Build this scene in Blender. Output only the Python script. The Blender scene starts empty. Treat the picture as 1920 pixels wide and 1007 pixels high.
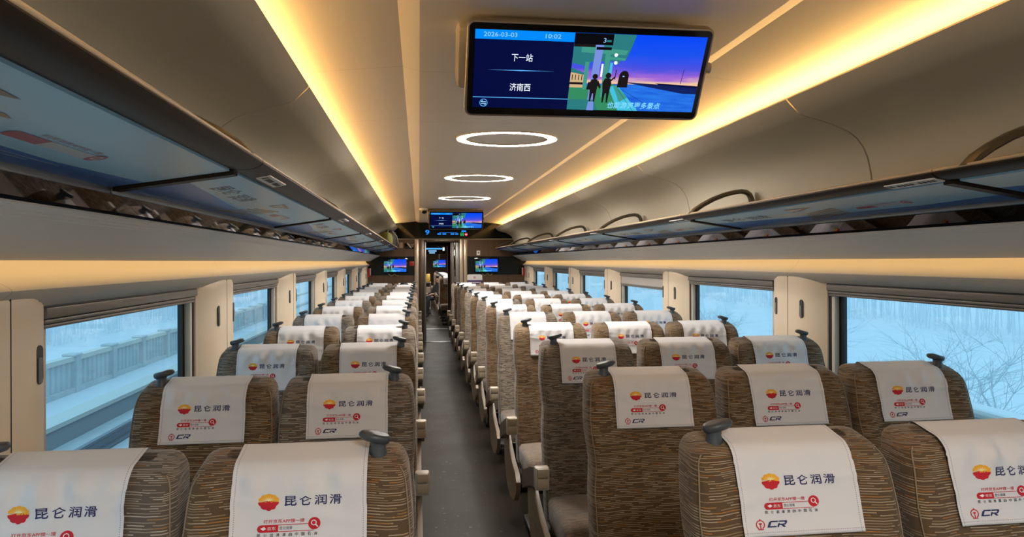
import bpy, bmesh, math, random
from math import sin, cos, pi, sqrt, radians, exp
from mathutils import Vector, Matrix, Euler

random.seed(7)
S = bpy.context.scene
COL = S.collection

# ------------------------------------------------------------------ camera, world, exposure
CAMX, CAMZ = -0.549, 1.60
cd = bpy.data.cameras.new('camera'); cam = bpy.data.objects.new('camera', cd); COL.objects.link(cam)
cd.sensor_width = 36.0; cd.lens = 1352.57 / 1920 * 36.0
cd.shift_x = 0.0002; cd.shift_y = -13.6 / 1920
cd.clip_start = 0.05; cd.clip_end = 600
cam.matrix_world = (Matrix.Translation((CAMX, 0, CAMZ)) @ Matrix.Rotation(-0.1277, 4, 'Z')
                    @ Matrix.Rotation(pi / 2, 4, 'X') @ Matrix.Rotation(-0.0032, 4, 'Z'))
S.camera = cam
S.view_settings.view_transform = 'Standard'; S.view_settings.look = 'None'
S.view_settings.exposure = 0.70; S.view_settings.gamma = 1.0; S.view_settings.use_curve_mapping = False
w = bpy.data.worlds.new('overcast sky'); S.world = w; w.use_nodes = True
WB = w.node_tree.nodes['Background']
WB.inputs['Color'].default_value = (0.48, 0.92, 1.20, 1); WB.inputs['Strength'].default_value = 0.61

RING_E, COVE_W, STRIP_W = 104.0, 41.0, 4.0
def add_area(name, loc, direction, sx, sy, watts, color):
    l = bpy.data.lights.new(name, 'AREA'); l.shape = 'RECTANGLE'; l.size = sx; l.size_y = sy
    l.energy = watts; l.color = color
    o = bpy.data.objects.new(name, l); COL.objects.link(o); o.location = loc
    z = -Vector(direction).normalized(); y = Vector((0, 1, 0)); y = (y - z * y.dot(z)).normalized(); x = y.cross(z)
    o.rotation_euler = Matrix((x, y, z)).transposed().to_euler()
    return o
YB, YE = -5.6, 14.38        # rear and far end of the coach
for s in (-1, 1):
    add_area('cove_led', (s * 1.105, (YB + YE) / 2, 2.262), (-s, 0, 0.20), 0.03, YE - YB - .1, COVE_W, (1.0, .57, .19))
    add_area('wall_led', (s * 1.545, (YB + YE) / 2, 1.640), (s * 0.35, 0, -1), 0.02, YE - YB - .1, STRIP_W, (1.0, .61, .22))

# ------------------------------------------------------------------ materials
def mat(name, col, rough=.5, metal=0., emit=None, estr=1., spec=.5, coat=0.):
    m = bpy.data.materials.new(name); m.use_nodes = True
    b = m.node_tree.nodes['Principled BSDF']
    b.inputs['Base Color'].default_value = (*col, 1); b.inputs['Roughness'].default_value = rough
    b.inputs['Metallic'].default_value = metal; b.inputs['Specular IOR Level'].default_value = spec
    b.inputs['Coat Weight'].default_value = coat
    if emit:
        b.inputs['Emission Color'].default_value = (*emit, 1); b.inputs['Emission Strength'].default_value = estr
    return m
class NT:
    def __init__(s, m): s.m = m; s.t = m.node_tree; s.b = s.t.nodes['Principled BSDF']
    def n(s, typ, **kw):
        n = s.t.nodes.new(typ)
        for k, v in kw.items(): setattr(n, k, v)
        return n
    def l(s, a, b): s.t.links.new(a, b)
    def math(s, op, a, b=None, clamp=False):
        n = s.t.nodes.new('ShaderNodeMath'); n.operation = op; n.use_clamp = clamp
        for i, v in enumerate((a, b)):
            if v is None: continue
            if isinstance(v, (int, float)): n.inputs[i].default_value = v
            else: s.l(v, n.inputs[i])
        return n.outputs[0]
    def mix(s, f, a, b):
        n = s.t.nodes.new('ShaderNodeMix'); n.data_type = 'RGBA'
        for i, v in ((0, f), (6, a), (7, b)):
            if isinstance(v, (int, float)): n.inputs[i].default_value = v
            elif isinstance(v, tuple): n.inputs[i].default_value = (*v, 1)
            else: s.l(v, n.inputs[i])
        return n.outputs[2]
    def noise(s, vec, scale, detail=2., rough=.5):
        n = s.t.nodes.new('ShaderNodeTexNoise'); n.inputs['Scale'].default_value = scale
        n.inputs['Detail'].default_value = detail; n.inputs['Roughness'].default_value = rough
        if vec is not None: s.l(vec, n.inputs['Vector'])
        return n.outputs[0]
    def bump(s, h, strength, dist=.002):
        n = s.t.nodes.new('ShaderNodeBump'); n.inputs['Strength'].default_value = strength; n.inputs['Distance'].default_value = dist
        s.l(h, n.inputs['Height']); s.l(n.outputs[0], s.b.inputs['Normal'])
    def coords(s):
        return s.t.nodes.new('ShaderNodeTexCoord').outputs['Object']
    def sep(s, v):
        n = s.t.nodes.new('ShaderNodeSeparateXYZ'); s.l(v, n.inputs[0]); return n.outputs
    def comb(s, x, y, z):
        n = s.t.nodes.new('ShaderNodeCombineXYZ')
        for i, v in enumerate((x, y, z)):
            if isinstance(v, (int, float)): n.inputs[i].default_value = v
            else: s.l(v, n.inputs[i])
        return n.outputs[0]

def fabric(name, base, tans, orange, orange_amt):
    """woven upholstery: short horizontal dashes of cream, tan and orange on a dark ground"""
    m = mat(name, base, .9, spec=.15); k = NT(m)
    u, v, _z = k.sep(k.n('ShaderNodeTexCoord').outputs['UV'])
    rnd = k.n('ShaderNodeObjectInfo').outputs['Random']
    wob = k.math('MULTIPLY', k.noise(k.comb(u, k.math('MULTIPLY', v, .5), rnd), 6., 1.), .010)
    row = k.math('DIVIDE', k.math('ADD', v, wob), .0054)
    ri = k.math('FLOOR', row); fr = k.math('FRACT', row)
    line = k.math('LESS_THAN', k.math('ABSOLUTE', k.math('SUBTRACT', fr, .5)), .165)
    seed = k.math('ADD', k.math('MULTIPLY', ri, 7.31), k.math('MULTIPLY', rnd, 97.))
    n1 = k.noise(k.comb(k.math('MULTIPLY', u, 20.), seed, 0.), 1., 0.)
    n2 = k.noise(k.comb(k.math('MULTIPLY', u, 13.), seed, 31.7), 1., 0.)
    n3 = k.noise(k.comb(k.math('MULTIPLY', u, 17.), seed, 77.1), 1., 0.)
    on = k.math('MULTIPLY', line, k.math('GREATER_THAN', n1, .42))
    c = k.mix(k.math('GREATER_THAN', n2, .52), tans[0], tans[1])
    c = k.mix(k.math('GREATER_THAN', n3, 1 - orange_amt), c, orange)
    c = k.mix(on, base, c)
    k.l(c, k.b.inputs['Base Color'])
    k.b.inputs['Sheen Weight'].default_value = .25
    k.bump(k.math('ADD', on, k.math('MULTIPLY', k.noise(k.coords(), 700.), .4)), .35, .0012)
    return m

M = {}
M['fab_a'] = fabric('striped upholstery brown', (.108, .068, .036), ((.42, .33, .22), (.28, .195, .11)), (.40, .18, .05), .32)
M['fab_b'] = fabric('striped upholstery grey brown', (.118, .094, .074), ((.47, .41, .33), (.32, .26, .20)), (.37, .19, .08), .30)
M['piping'] = mat('seat piping', (.25, .19, .12), .8)
M['cushion'] = fabric('striped cushion fabric', (.21, .165, .13), ((.42, .35, .28), (.32, .25, .195)), (.34, .22, .13), .3)
M['beige_plastic'] = mat('beige plastic', (.46, .39, .30), .45)
M['side_shell'] = mat('seat side shell', (.30, .24, .17), .45); M['arm_dark'] = mat('brown armrest', (.13, .10, .072), .5)
M['button'] = mat('armrest pad', (.36, .29, .20), .5)
M['knob'] = mat('dark grey grab handle', (.055, .062, .07), .42)
M['dark'] = mat('seat underframe', (.018, .017, .017), .5)
def cloth_mat():
    m = mat('white cover cloth', (.73, .725, .74), .85, spec=.1); k = NT(m)
    uvn = k.n('ShaderNodeTexCoord').outputs['UV']; u, v, _ = k.sep(uvn)
    d = k.math('ABSOLUTE', k.math('SUBTRACT', k.math('ABSOLUTE', u), .1315))
    st = k.math('MULTIPLY', k.math('LESS_THAN', d, .0009), k.math('LESS_THAN', k.math('FRACT', k.math('DIVIDE', v, .0042)), .5))
    d2 = k.math('ABSOLUTE', k.math('SUBTRACT', v, .008))
    s2 = k.math('MULTIPLY', k.math('LESS_THAN', d2, .0009), k.math('LESS_THAN', k.math('FRACT', k.math('DIVIDE', u, .0042)), .5))
    k.l(k.mix(k.math('MAXIMUM', st, s2), (.73, .725, .74), (.38, .30, .35)), k.b.inputs['Base Color'])
    k.bump(k.noise(k.coords(), 900., 2.), .15, .0006)
    return m
M['cloth'] = cloth_mat()
M['navy'] = mat('navy print', (.02, .025, .11), .8); M['red'] = mat('red print', (.56, .012, .025), .8)
M['gold'] = mat('gold print', (.88, .42, .02), .8); M['ray'] = mat('pale yellow print', (.95, .82, .40), .8)
M['black_print'] = mat('black print', (.03, .03, .04), .8); M['white_print'] = mat('white print', (.85, .83, .83), .8)

def wallmat(name, col, rough=.5, seam=None):
    m = mat(name, col, rough, spec=.35); k = NT(m)
    g = k.t.nodes.new('ShaderNodeNewGeometry').outputs['Position']
    n = k.noise(g, 2.2, 3.)
    c = k.mix(k.math('MULTIPLY', n, .5), tuple(a * 1.04 for a in col), tuple(a * .93 for a in col))
    if seam:
        x, y, z = k.sep(g); p, off, wd, dark = seam
        f = k.math('FRACT', k.math('DIVIDE', k.math('SUBTRACT', y, off - p * 20), p))
        c = k.mix(k.math('LESS_THAN', f, wd / p), c, tuple(a * dark for a in col))
    k.l(c, k.b.inputs['Base Color'])
    return m
M['ceil'] = wallmat('ceiling panel', (.78, .74, .67), .42, seam=(1.062, 2.95, .004, .72))
M['cove'] = wallmat('cove panel', (.80, .73, .57), .48)
M['pale'] = wallmat('pale wall panel', (.82, .83, .82), .45)
M['litwall'] = wallmat('upper wall panel', (.64, .60, .54), .5, seam=(1.985, 3.84, .003, .55))
M['pillar'] = wallmat('window pillar', (.87, .74, .56), .42)
M['lower'] = wallmat('lower wall', (.50, .47, .42), .5)
M['seamdark'] = mat('joint shadow gap', (.02, .018, .015), .8)
M['shadebox'] = mat('blind cassette', (.20, .19, .175), .4)
M['cream_frame'] = mat('cream window frame', (.62, .58, .50), .35)
M['rubber'] = mat('black window rubber', (.012, .016, .02), .35)
M['blind'] = mat('roller blind', (.55, .52, .49), .7)
M['slot'] = mat('dark recess', (.03, .028, .027), .4)
M['hook'] = mat('grey hook', (.20, .19, .18), .35)
def glassmat():
    m = bpy.data.materials.new('tinted window glass'); m.use_nodes = True; t = m.node_tree; t.nodes.clear()
    o = t.nodes.new('ShaderNodeOutputMaterial'); mx = t.nodes.new('ShaderNodeMixShader')
    tr = t.nodes.new('ShaderNodeBsdfTransparent'); gl = t.nodes.new('ShaderNodeBsdfGlossy'); lw = t.nodes.new('ShaderNodeLayerWeight')
    pw = t.nodes.new('ShaderNodeMath'); pw.operation = 'POWER'; pw.inputs[1].default_value = 4.; ma = t.nodes.new('ShaderNodeMath'); ma.operation = 'MULTIPLY_ADD'; ma.inputs[1].default_value = .25; ma.inputs[2].default_value = .015
    tr.inputs[0].default_value = (.95, .98, 1.0, 1); gl.inputs['Roughness'].default_value = .02
    t.links.new(lw.outputs['Facing'], pw.inputs[0]); t.links.new(pw.outputs[0], ma.inputs[0]); t.links.new(ma.outputs[0], mx.inputs[0])
    t.links.new(tr.outputs[0], mx.inputs[1]); t.links.new(gl.outputs[0], mx.inputs[2])
    t.links.new(mx.outputs[0], o.inputs[0]); return m
M['glass'] = glassmat()
def floormat():
    m = mat('vinyl floor', (.085, .075, .06), .32, spec=.05); k = NT(m)
    g = k.t.nodes.new('ShaderNodeNewGeometry').outputs['Position']
    c = k.mix(k.noise(g, 260., 1.), (.017, .014, .010), (.038, .030, .021))
    c = k.mix(k.math('GREATER_THAN', k.noise(g, 34., 0.), .80), c, (.10, .088, .07))
    k.l(c, k.b.inputs['Base Color']); 
    k.l(k.math('ADD', k.math('MULTIPLY', k.noise(g, 3., 3.), .15), .32), k.b.inputs['Roughness'])
    return m
M['floor'] = floormat()
M['sill'] = mat('metal threshold', (.35, .36, .36), .3, .8)
M['rack'] = mat('dark brown rack lip', (.040, .027, .020), .45, spec=.2)
M['rack_edge'] = mat('cream rack edging', (.62, .47, .28), .35)
M['rail'] = mat('brushed rack rail', (.26, .26, .26), .3, .6)
M['hoop'] = mat('bronze rack hoop', (.17, .135, .085), .35, .5)
M['mirror'] = mat('black glossy panel', (.08, .072, .078), .025, 1.0)
M['ring'] = mat('ring lamp diffuser', (.9, .88, .82), .4, emit=(1.0, .96, .91), estr=RING_E)
M['tvframe'] = mat('champagne screen bezel', (.42, .37, .30), .3, .7)
M['tvblack'] = mat('black screen glass', (.004, .004, .006), .08, spec=.6)
M['mount'] = mat('cream screen mount', (.55, .50, .42), .45)
M['endblack'] = mat('black end panel', (.005, .008, .008), .22, spec=.3)
def woodmat():
    m = mat('walnut end panel', (.10, .05, .025), .4); k = NT(m)
    x, y, z = k.sep(k.t.nodes.new('ShaderNodeNewGeometry').outputs['Position'])
    n = k.noise(k.comb(k.math('MULTIPLY', x, 60.), k.math('MULTIPLY', y, 60.), k.math('MULTIPLY', z, 2.)), 1., 3.)
    k.l(k.mix(n, (.055, .028, .014), (.17, .092, .045)), k.b.inputs['Base Color']); return m
M['wood'] = woodmat()
M['post_light'] = mat('champagne door post', (.42, .34, .24), .3, .5)
M['post_dark'] = mat('bronze door post', (.09, .065, .045), .3, .5)
M['post_grey'] = mat('grey door frame', (.20, .19, .18), .3, .5)
M['grey_dark'] = mat('vestibule panel', (.09, .08, .075), .4)
M['smoke_glass'] = M['glass']
M['white'] = mat('white plastic', (.86, .85, .83), .45)
M['redp'] = mat('red plastic', (.50, .02, .015), .4)
M['cable'] = mat('tan cable', (.40, .25, .13), .5)
def em(name, col, st=1.0): 
    m = mat('screen ' + name, (0, 0, 0), .3, emit=col, estr=st * .74); m.node_tree.nodes['Principled BSDF'].inputs['Specular IOR Level'].default_value = .2; return m
def sky_screen():
    m = em('dusk sky', (0, 0, 0)); k = NT(m); u, v, _ = k.sep(k.n('ShaderNodeTexCoord').outputs['UV'])
    r = k.n('ShaderNodeValToRGB'); e = r.color_ramp.elements
    e[0].position = 0; e[0].color = (.80, .40, .28, 1); e[1].position = 1; e[1].color = (.0, .055, .78, 1)
    for p, c in ((.05, (.75, .50, .30)), (.14, (.32, .12, .55)), (.32, (.06, .07, .62)), (.6, (.008, .07, .72))):
        q = e.new(p); q.color = (*c, 1)
    n = k.noise(k.comb(k.math('MULTIPLY', u, 2.5), k.math('MULTIPLY', v, 11.), 3.), 1., 4.)
    k.l(k.math('ADD', k.math('DIVIDE', k.math('SUBTRACT', v, .36), .64), k.math('MULTIPLY', k.math('SUBTRACT', n, .5), .30)), r.inputs[0])
    k.l(r.outputs[0], k.b.inputs['Emission Color']); return m
def water_screen():
    m = em('blue platform', (0, 0, 0)); k = NT(m); u, v, _ = k.sep(k.n('ShaderNodeTexCoord').outputs['UV'])
    n = k.noise(k.comb(k.math('MULTIPLY', u, 5.), k.math('MULTIPLY', v, 22.), 0.), 1., 3.)
    k.l(k.mix(n, (.0, .03, .50), (.03, .24, .80)), k.b.inputs['Emission Color']); return m
SC = dict(sky=sky_screen(), water=water_screen(), bar=em('header blue', (.0, .22, .82)), navy=em('navy', (.001, .003, .040)), txt=em('white', (.78, .86, .95)),
          ltxt=em('pale blue', (.28, .58, .92)), line=em('bright line', (.10, .42, .85)), teal=em('teal', (.02, .17, .18)), teal2=em('teal light', (.045, .27, .21)),
          col=em('column blue', (.16, .24, .62)), blk=em('black', (.003, .003, .006), .6), green=em('green', (.03, .22, .10)), cyan=em('cyan', (.05, .45, .62)),
          sand=em('sand', (.55, .38, .20)), brown=em('train dark', (.012, .008, .009), .8), sub=em('subtitle', (.20, .62, .95)), deep=em('deep blue', (.004, .012, .09)),
          grn=em('sign green', (.02, .55, .10)), redl=em('sign red', (.75, .04, .08)), blu=em('sign blue', (.015, .25, .95)))
LITS = ('sky', 'water')

# ------------------------------------------------------------------ mesh helpers
class MB:
    def __init__(s): s.v = []; s.f = []; s.mi = []; s.uv = []
    def add(s, verts, faces, mi=0, uvs=None):
        o = len(s.v); s.v += [tuple(p) for p in verts]
        s.uv += list(uvs) if uvs else [(0., 0.)] * len(verts)
        s.f += [tuple(i + o for i in f) for f in faces]; s.mi += [mi] * len(faces)
    def box(s, x0, x1, y0, y1, z0, z1, mi=0):
        s.add([(x0, y0, z0), (x1, y0, z0), (x1, y1, z0), (x0, y1, z0), (x0, y0, z1), (x1, y0, z1), (x1, y1, z1), (x0, y1, z1)],
              [(0, 3, 2, 1), (4, 5, 6, 7), (0, 1, 5, 4), (1, 2, 6, 5), (2, 3, 7, 6), (3, 0, 4, 7)], mi)
    def rbox(s, x0, x1, y0, y1, z0, z1, r=.01, seg=2, mi=0):
        bm = bmesh.new(); bmesh.ops.create_cube(bm, size=1)
        for v in bm.verts: v.co = Vector(((x0 + x1) / 2 + v.co.x * (x1 - x0), (y0 + y1) / 2 + v.co.y * (y1 - y0), (z0 + z1) / 2 + v.co.z * (z1 - z0)))
        bmesh.ops.bevel(bm, geom=bm.edges[:], offset=r, segments=seg, affect='EDGES', profile=.5)
        bm.verts.index_update(); s.add([v.co for v in bm.verts], [[v.index for v in f.verts] for f in bm.faces], mi); bm.free()
    def prism(s, pts, axis, a0, a1, mi=0):
        """closed polygon extruded along axis; pts are the two other coordinates in xyz order"""
        n = len(pts)
        def p(q, a): return {'x': (a, q[0], q[1]), 'y': (q[0], a, q[1]), 'z': (q[0], q[1], a)}[axis]
        s.add([p(q, a0) for q in pts] + [p(q, a1) for q in pts],
              [tuple(range(n))[::-1], tuple(range(n, 2 * n))] + [(i, (i + 1) % n, n + (i + 1) % n, n + i) for i in range(n)], mi)
    def loft(s, rings, cap=True, mi=0, closed=True, uvs=None):
        n = len(rings[0]); vs = [p for r in rings for p in r]; fs = []
        for j in range(len(rings) - 1):
            for i in range(n if closed else n - 1):
                a = j * n + i; b = j * n + (i + 1) % n; fs.append((a, b, b + n, a + n))
        if cap and closed: fs += [tuple(range(n))[::-1], tuple(range((len(rings) - 1) * n, len(rings) * n))]
        s.add(vs, fs, mi, uvs)
    def tube(s, path, r, n=8, mi=0, cap=True):
        P = [Vector(p) for p in path]; rr = r if isinstance(r, (list, tuple)) else [r] * len(P)
        rings = []; up = None
        for i, p in enumerate(P):
            t = (P[min(i + 1, len(P) - 1)] - P[max(i - 1, 0)]).normalized()
            if up is None: up = Vector((0, 0, 1)) if abs(t.z) < .9 else Vector((1, 0, 0))
            a = (up - t * up.dot(t)); a = a.normalized() if a.length > 1e-6 else t.orthogonal().normalized()
            b = t.cross(a); up = a
            rings.append([p + (a * cos(2 * pi * k / n) + b * sin(2 * pi * k / n)) * rr[i] for k in range(n)])
        s.loft(rings, cap, mi)
    def lathe(s, prof, c=(0, 0, 0), n=20, sx=1., sy=1., mi=0):
        rings = [[(c[0] + r * sx * cos(2 * pi * k / n), c[1] + r * sy * sin(2 * pi * k / n), c[2] + z) for k in range(n)] for r, z in prof]
        s.loft(rings, True, mi)
    def flat(s, pts, z=0., mi=0, uvs=None):
        s.add([(p[0], p[1], z) for p in pts], [tuple(range(len(pts)))], mi, uvs)
    def build(s, name, mats, parent=None, smooth=None, recalc=True, uv=False):
        me = bpy.data.meshes.new(name); me.from_pydata(s.v, [], s.f)
        mats = mats if isinstance(mats, (list, tuple)) else [mats]
        for m in mats: me.materials.append(m)
        me.polygons.foreach_set('material_index', s.mi)
        if uv:
            L = me.uv_layers.new(name='UVMap'); 
            for lp in me.loops: L.data[lp.index].uv = s.uv[lp.vertex_index]
        if recalc:
            bm = bmesh.new(); bm.from_mesh(me); bmesh.ops.recalc_face_normals(bm, faces=bm.faces[:]); bm.to_mesh(me); bm.free()
        if smooth is not None:
            me.polygons.foreach_set('use_smooth', [True] * len(me.polygons)); me.set_sharp_from_angle(angle=radians(smooth))
        me.update()
        o = bpy.data.objects.new(name, me); COL.objects.link(o)
        if parent: o.parent = parent
        return o
def tag(o, label=None, cat=None, group=None, kind=None):
    if label: o['label'] = label
    if cat: o['category'] = cat
    if group: o['group'] = group
    if kind: o['kind'] = kind
    return o
def empty(name, loc=(0, 0, 0), rot=None, **kw):
    o = bpy.data.objects.new(name, None); COL.objects.link(o); o.location = loc; o.empty_display_size = .1
    if rot is not None: o.rotation_euler = rot
    return tag(o, **kw)
def copy_tree(o, parent=None):
    c = o.copy(); COL.objects.link(c)
    if parent: c.parent = parent
    for ch in list(o.children): copy_tree(ch, c)
    return c
def struct(o, label=None): 
    o['kind'] = 'structure'
    if label: o['label'] = label; o['category'] = 'setting'
    return o
ORD = ['first', 'second', 'third', 'fourth', 'fifth', 'sixth', 'seventh', 'eighth', 'ninth', 'tenth', 'eleventh', 'twelfth', 'thirteenth', 'fourteenth']

_tc = {}
def text2d(body, bold=0., shear=0.):
    k = (body, bold, shear)
    if k not in _tc:
        cu = bpy.data.curves.new('lettering', 'FONT'); cu.body = body; cu.resolution_u = 2; cu.offset = bold; cu.shear = shear
        o = bpy.data.objects.new('lettering', cu); COL.objects.link(o)
        ev = o.evaluated_get(bpy.context.evaluated_depsgraph_get()); me = ev.to_mesh()
        vs = [(v.co.x, v.co.y) for v in me.vertices]; fs = [tuple(p.vertices) for p in me.polygons]
        ev.to_mesh_clear(); bpy.data.objects.remove(o); bpy.data.curves.remove(cu)
        x0 = min(p[0] for p in vs); x1 = max(p[0] for p in vs); y0 = min(p[1] for p in vs); y1 = max(p[1] for p in vs)
        _tc[k] = ([((p[0] - x0) / (x1 - x0), (p[1] - y0) / (y1 - y0)) for p in vs], fs, (x1 - x0) / (y1 - y0))
    return _tc[k]
class Art:
    """flat artwork in (u, v) metres; each patch has a material index"""
    def __init__(s): s.items = []
    def text(s, body, u0, u1, v0, v1, mi, bold=0., shear=0.):
        vs, fs, _ = text2d(body, bold, shear); s.items.append(([(u0 + a * (u1 - u0), v0 + b * (v1 - v0)) for a, b in vs], fs, mi))
    def poly(s, pts, mi): s.items.append((list(pts), [tuple(range(len(pts)))], mi))
    def rect(s, u0, u1, v0, v1, mi): s.poly([(u0, v0), (u1, v0), (u1, v1), (u0, v1)], mi)
    def disc(s, cu, cv, r, mi, n=24, sx=1.): s.poly([(cu + r * sx * cos(2 * pi * i / n), cv + r * sin(2 * pi * i / n)) for i in range(n)], mi)
    def ring(s, cu, cv, r0, r1, mi, a0=0., a1=2 * pi, n=24):
        p = [a0 + (a1 - a0) * i / n for i in range(n + 1)]
        s.items.append(([(cu + r1 * cos(a), cv + r1 * sin(a)) for a in p] + [(cu + r0 * cos(a), cv + r0 * sin(a)) for a in p],
                        [(i, i + 1, n + 2 + i, n + 1 + i) for i in range(n)], mi))
    def seg(s, p, q, wd, mi):
        d = Vector((q[0] - p[0], q[1] - p[1])).normalized(); nx, ny = -d.y * wd / 2, d.x * wd / 2
        s.poly([(p[0] + nx, p[1] + ny), (p[0] - nx, p[1] - ny), (q[0] - nx, q[1] - ny), (q[0] + nx, q[1] + ny)], mi)

# ------------------------------------------------------------------ the shell of the coach
YM = (YB + YE) / 2
fl = MB(); fl.box(-1.66, 1.66, YB, 34, -.06, 0)
struct(fl.build('floor', M['floor']), 'dark speckled vinyl floor of the aisle and coach')
def sym(profile, name, m, y0=YB, y1=YE, side=1, smooth=40):
    b = MB(); b.prism([(side * x, z) for x, z in profile], 'y', y0, y1); return struct(b.build(name, m, smooth=smooth))
cb = MB()
cb.prism([(-.545, 2.372), (.545, 2.372), (.612, 2.391), (1.0, 2.354), (1.16, 2.328), (1.30, 2.27), (1.36, 2.27), (1.36, 2.46), (-1.36, 2.46), (-1.36, 2.27), (-1.30, 2.27), (-1.16, 2.328), (-1.0, 2.354), (-.612, 2.391)], 'y', YB, YE)
struct(cb.build('ceiling', M['ceil'], smooth=4), 'cream panelled coach ceiling with a lower flat centre strip')
SEAMS = [YB] + [2.82 + 2.06 * k for k in range(-3, 6)] + [YE]
COVE_IN = [(.962, 2.268), (.972, 2.256), (1.020, 2.208), (1.060, 2.196), (1.116, 2.182), (1.180, 2.164), (1.237, 2.140), (1.278, 2.110), (1.305, 2.075), (1.325, 2.03), (1.338, 1.97), (1.347, 1.90), (1.350, 1.80)]
for s, nm in ((-1, 'left'), (1, 'right')):
    b = MB()
    prof = [(.962, 2.268), (.968, 2.276), (.985, 2.276)] + [(1.01, 2.245), (1.30, 2.245), (1.42, 2.245), (1.42, 1.80)] + COVE_IN[::-1][:-1]
    for y0, y1 in zip(SEAMS[:-1], SEAMS[1:]):
        b.prism([(s * x, z) for x, z in prof], 'y', y0 + .0055, y1 - .0055)
    b.prism([(s * x, z) for x, z in [(1.02, 2.24), (1.40, 2.24), (1.40, 1.80), (1.362, 1.80), (1.35, 1.97), (1.315, 2.09), (1.245, 2.152), (1.12, 2.195), (1.03, 2.222)]], 'y', YB, YE, mi=1)
    struct(b.build('wall_upper_%s' % nm, [M['cove'], M['seamdark']], smooth=30), 'curved grey-beige panels above the %s luggage rack, lip hiding the cove lamp' % nm)
    sym([(1.303, 1.769), (1.40, 1.769), (1.40, 1.708), (1.327, 1.7168)], 'trim_%d' % (1 if s < 0 else 2), M['mirror'], side=s)['label'] = 'black glossy strip under the %s luggage rack' % nm
    bp = MB()
    gz = []
    g0, g1 = Vector((1.309, 1.715)), Vector((1.507, 1.610)); dn = (g1 - g0).normalized(); nn = Vector((-dn.y, dn.x)) * 1
    pts = [(1.309, 1.719), (1.306, 1.714)]
    for q in (.018, .032, .046):
        for dq, dp in ((-.0025, 0), (0, .003), (.0025, 0)):
            c = g0 + dn * (q + dq) + nn * dp; pts.append((c.x, c.y))
    pts += [(1.40, 1.6667), (1.46, 1.632), (1.500, 1.607), (1.508, 1.606), (1.512, 1.612), (1.515, 1.650), (1.68, 1.650), (1.68, 1.73), (1.45, 1.73), (1.45, 1.67), (1.40, 1.702), (1.327, 1.7160)]
    bp.prism([(s * x, z) for x, z in pts], 'y', YB, YE)
    struct(bp.build('trim_%d' % (3 if s < 0 else 4), M['pale'], smooth=30), 'pale grooved band above the %s windows' % nm)
    sym([(1.585, 1.65), (1.588, 1.622), (1.582, 1.595), (1.566, 1.572), (1.541, 1.552), (1.518, 1.540), (1.511, 1.532), (1.515, 1.524), (1.545, 1.502), (1.583, 1.480), (1.60, 1.478), (1.70, 1.478), (1.70, 1.65)],
        'wall_%s' % nm, M['litwall'], side=s)['label'] = 'lamp-washed curved wall band above the %s windows' % nm
    sym([(1.56, .80), (1.545, .78), (1.55, .30), (1.50, .10), (1.50, 0), (1.70, 0), (1.70, .80)], 'wall_lower_%s' % nm, M['lower'], side=s)['label'] = 'lower %s side wall below the windows' % nm
# rear closing wall behind the viewpoint
rw = MB(); rw.box(-1.68, 1.68, YB - .08, YB, 0, 2.46); struct(rw.build('wall_rear', M['lower']), 'rear end wall of the coach')

# pillars and windows
PC = [3.875 + 1.985 * k for k in range(-4, 6)]
PHW = .283
def pillar(yc, s, n):
    b = MB(); zs = [.80, 1.0, 1.2, 1.35, 1.42, 1.46, 1.485, 1.505, 1.518, 1.526]
    hw = PHW; rings = []
    ts = [-1, -.93, -.85, -.7, -.55, -.4, -.25, -.1, 0, .1, .25, .4, .55, .7, .85, .93, 1]
    def prof(t, z):
        a = abs(t); x = 1.532 + .072 * max(0, (a - .3) / .7) ** 2.2
        # the head of the pillar is arched: it leans outwards above a curve that falls towards the windows
        zt = 1.528 - .045 * a ** 2.2
        if z > zt - .02: x += .9 * (z - (zt - .02))
        return x
    for z in zs:
        ring = [(s * prof(t, z), yc + t * hw, z) for t in ts]
        ring += [(s * 1.67, yc + hw, z), (s * 1.67, yc - hw, z)]
        rings.append(ring)
    b.loft(rings)
    o = b.build('trim_%d' % n, M['pillar'], smooth=50)
    o.location = (0, 0, 0)
    g = MB(); g.box(*sorted((s * 1.5312, s * 1.5340)), yc - .0018, yc + .0018, .80, 1.524); g.build('seam', M['seamdark'], o)
    for d in (-.14, .14):
        h = MB(); y = yc + d; x = s * prof(d / hw, 1.33)
        pts = [(y + .017 * cos(a), 1.333 + (.034 if sin(a) > 0 else -.034) + .017 * sin(a)) for a in [2 * pi * i / 20 for i in range(20)]]
        h.prism(pts, 'x', x - s * .0025, x + s * .006)
        hp = h.build('coat_hook', M['slot'], o)
        h2 = MB(); h2.rbox(*sorted((x - s * .006, x - s * .001)), y - .009, y + .009, 1.285, 1.352, .002, 1); h2.build('hook_flap', M['hook'], hp)
    struct(o, 'cream window pillar on the %s wall with two oval coat hooks' % ('left' if s < 0 else 'right'))
    return o
n_tr = 10
for s in (-1, 1):
    for yc in PC:
        pillar(yc, s, n_tr); n_tr += 1
n_w = 1
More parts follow.
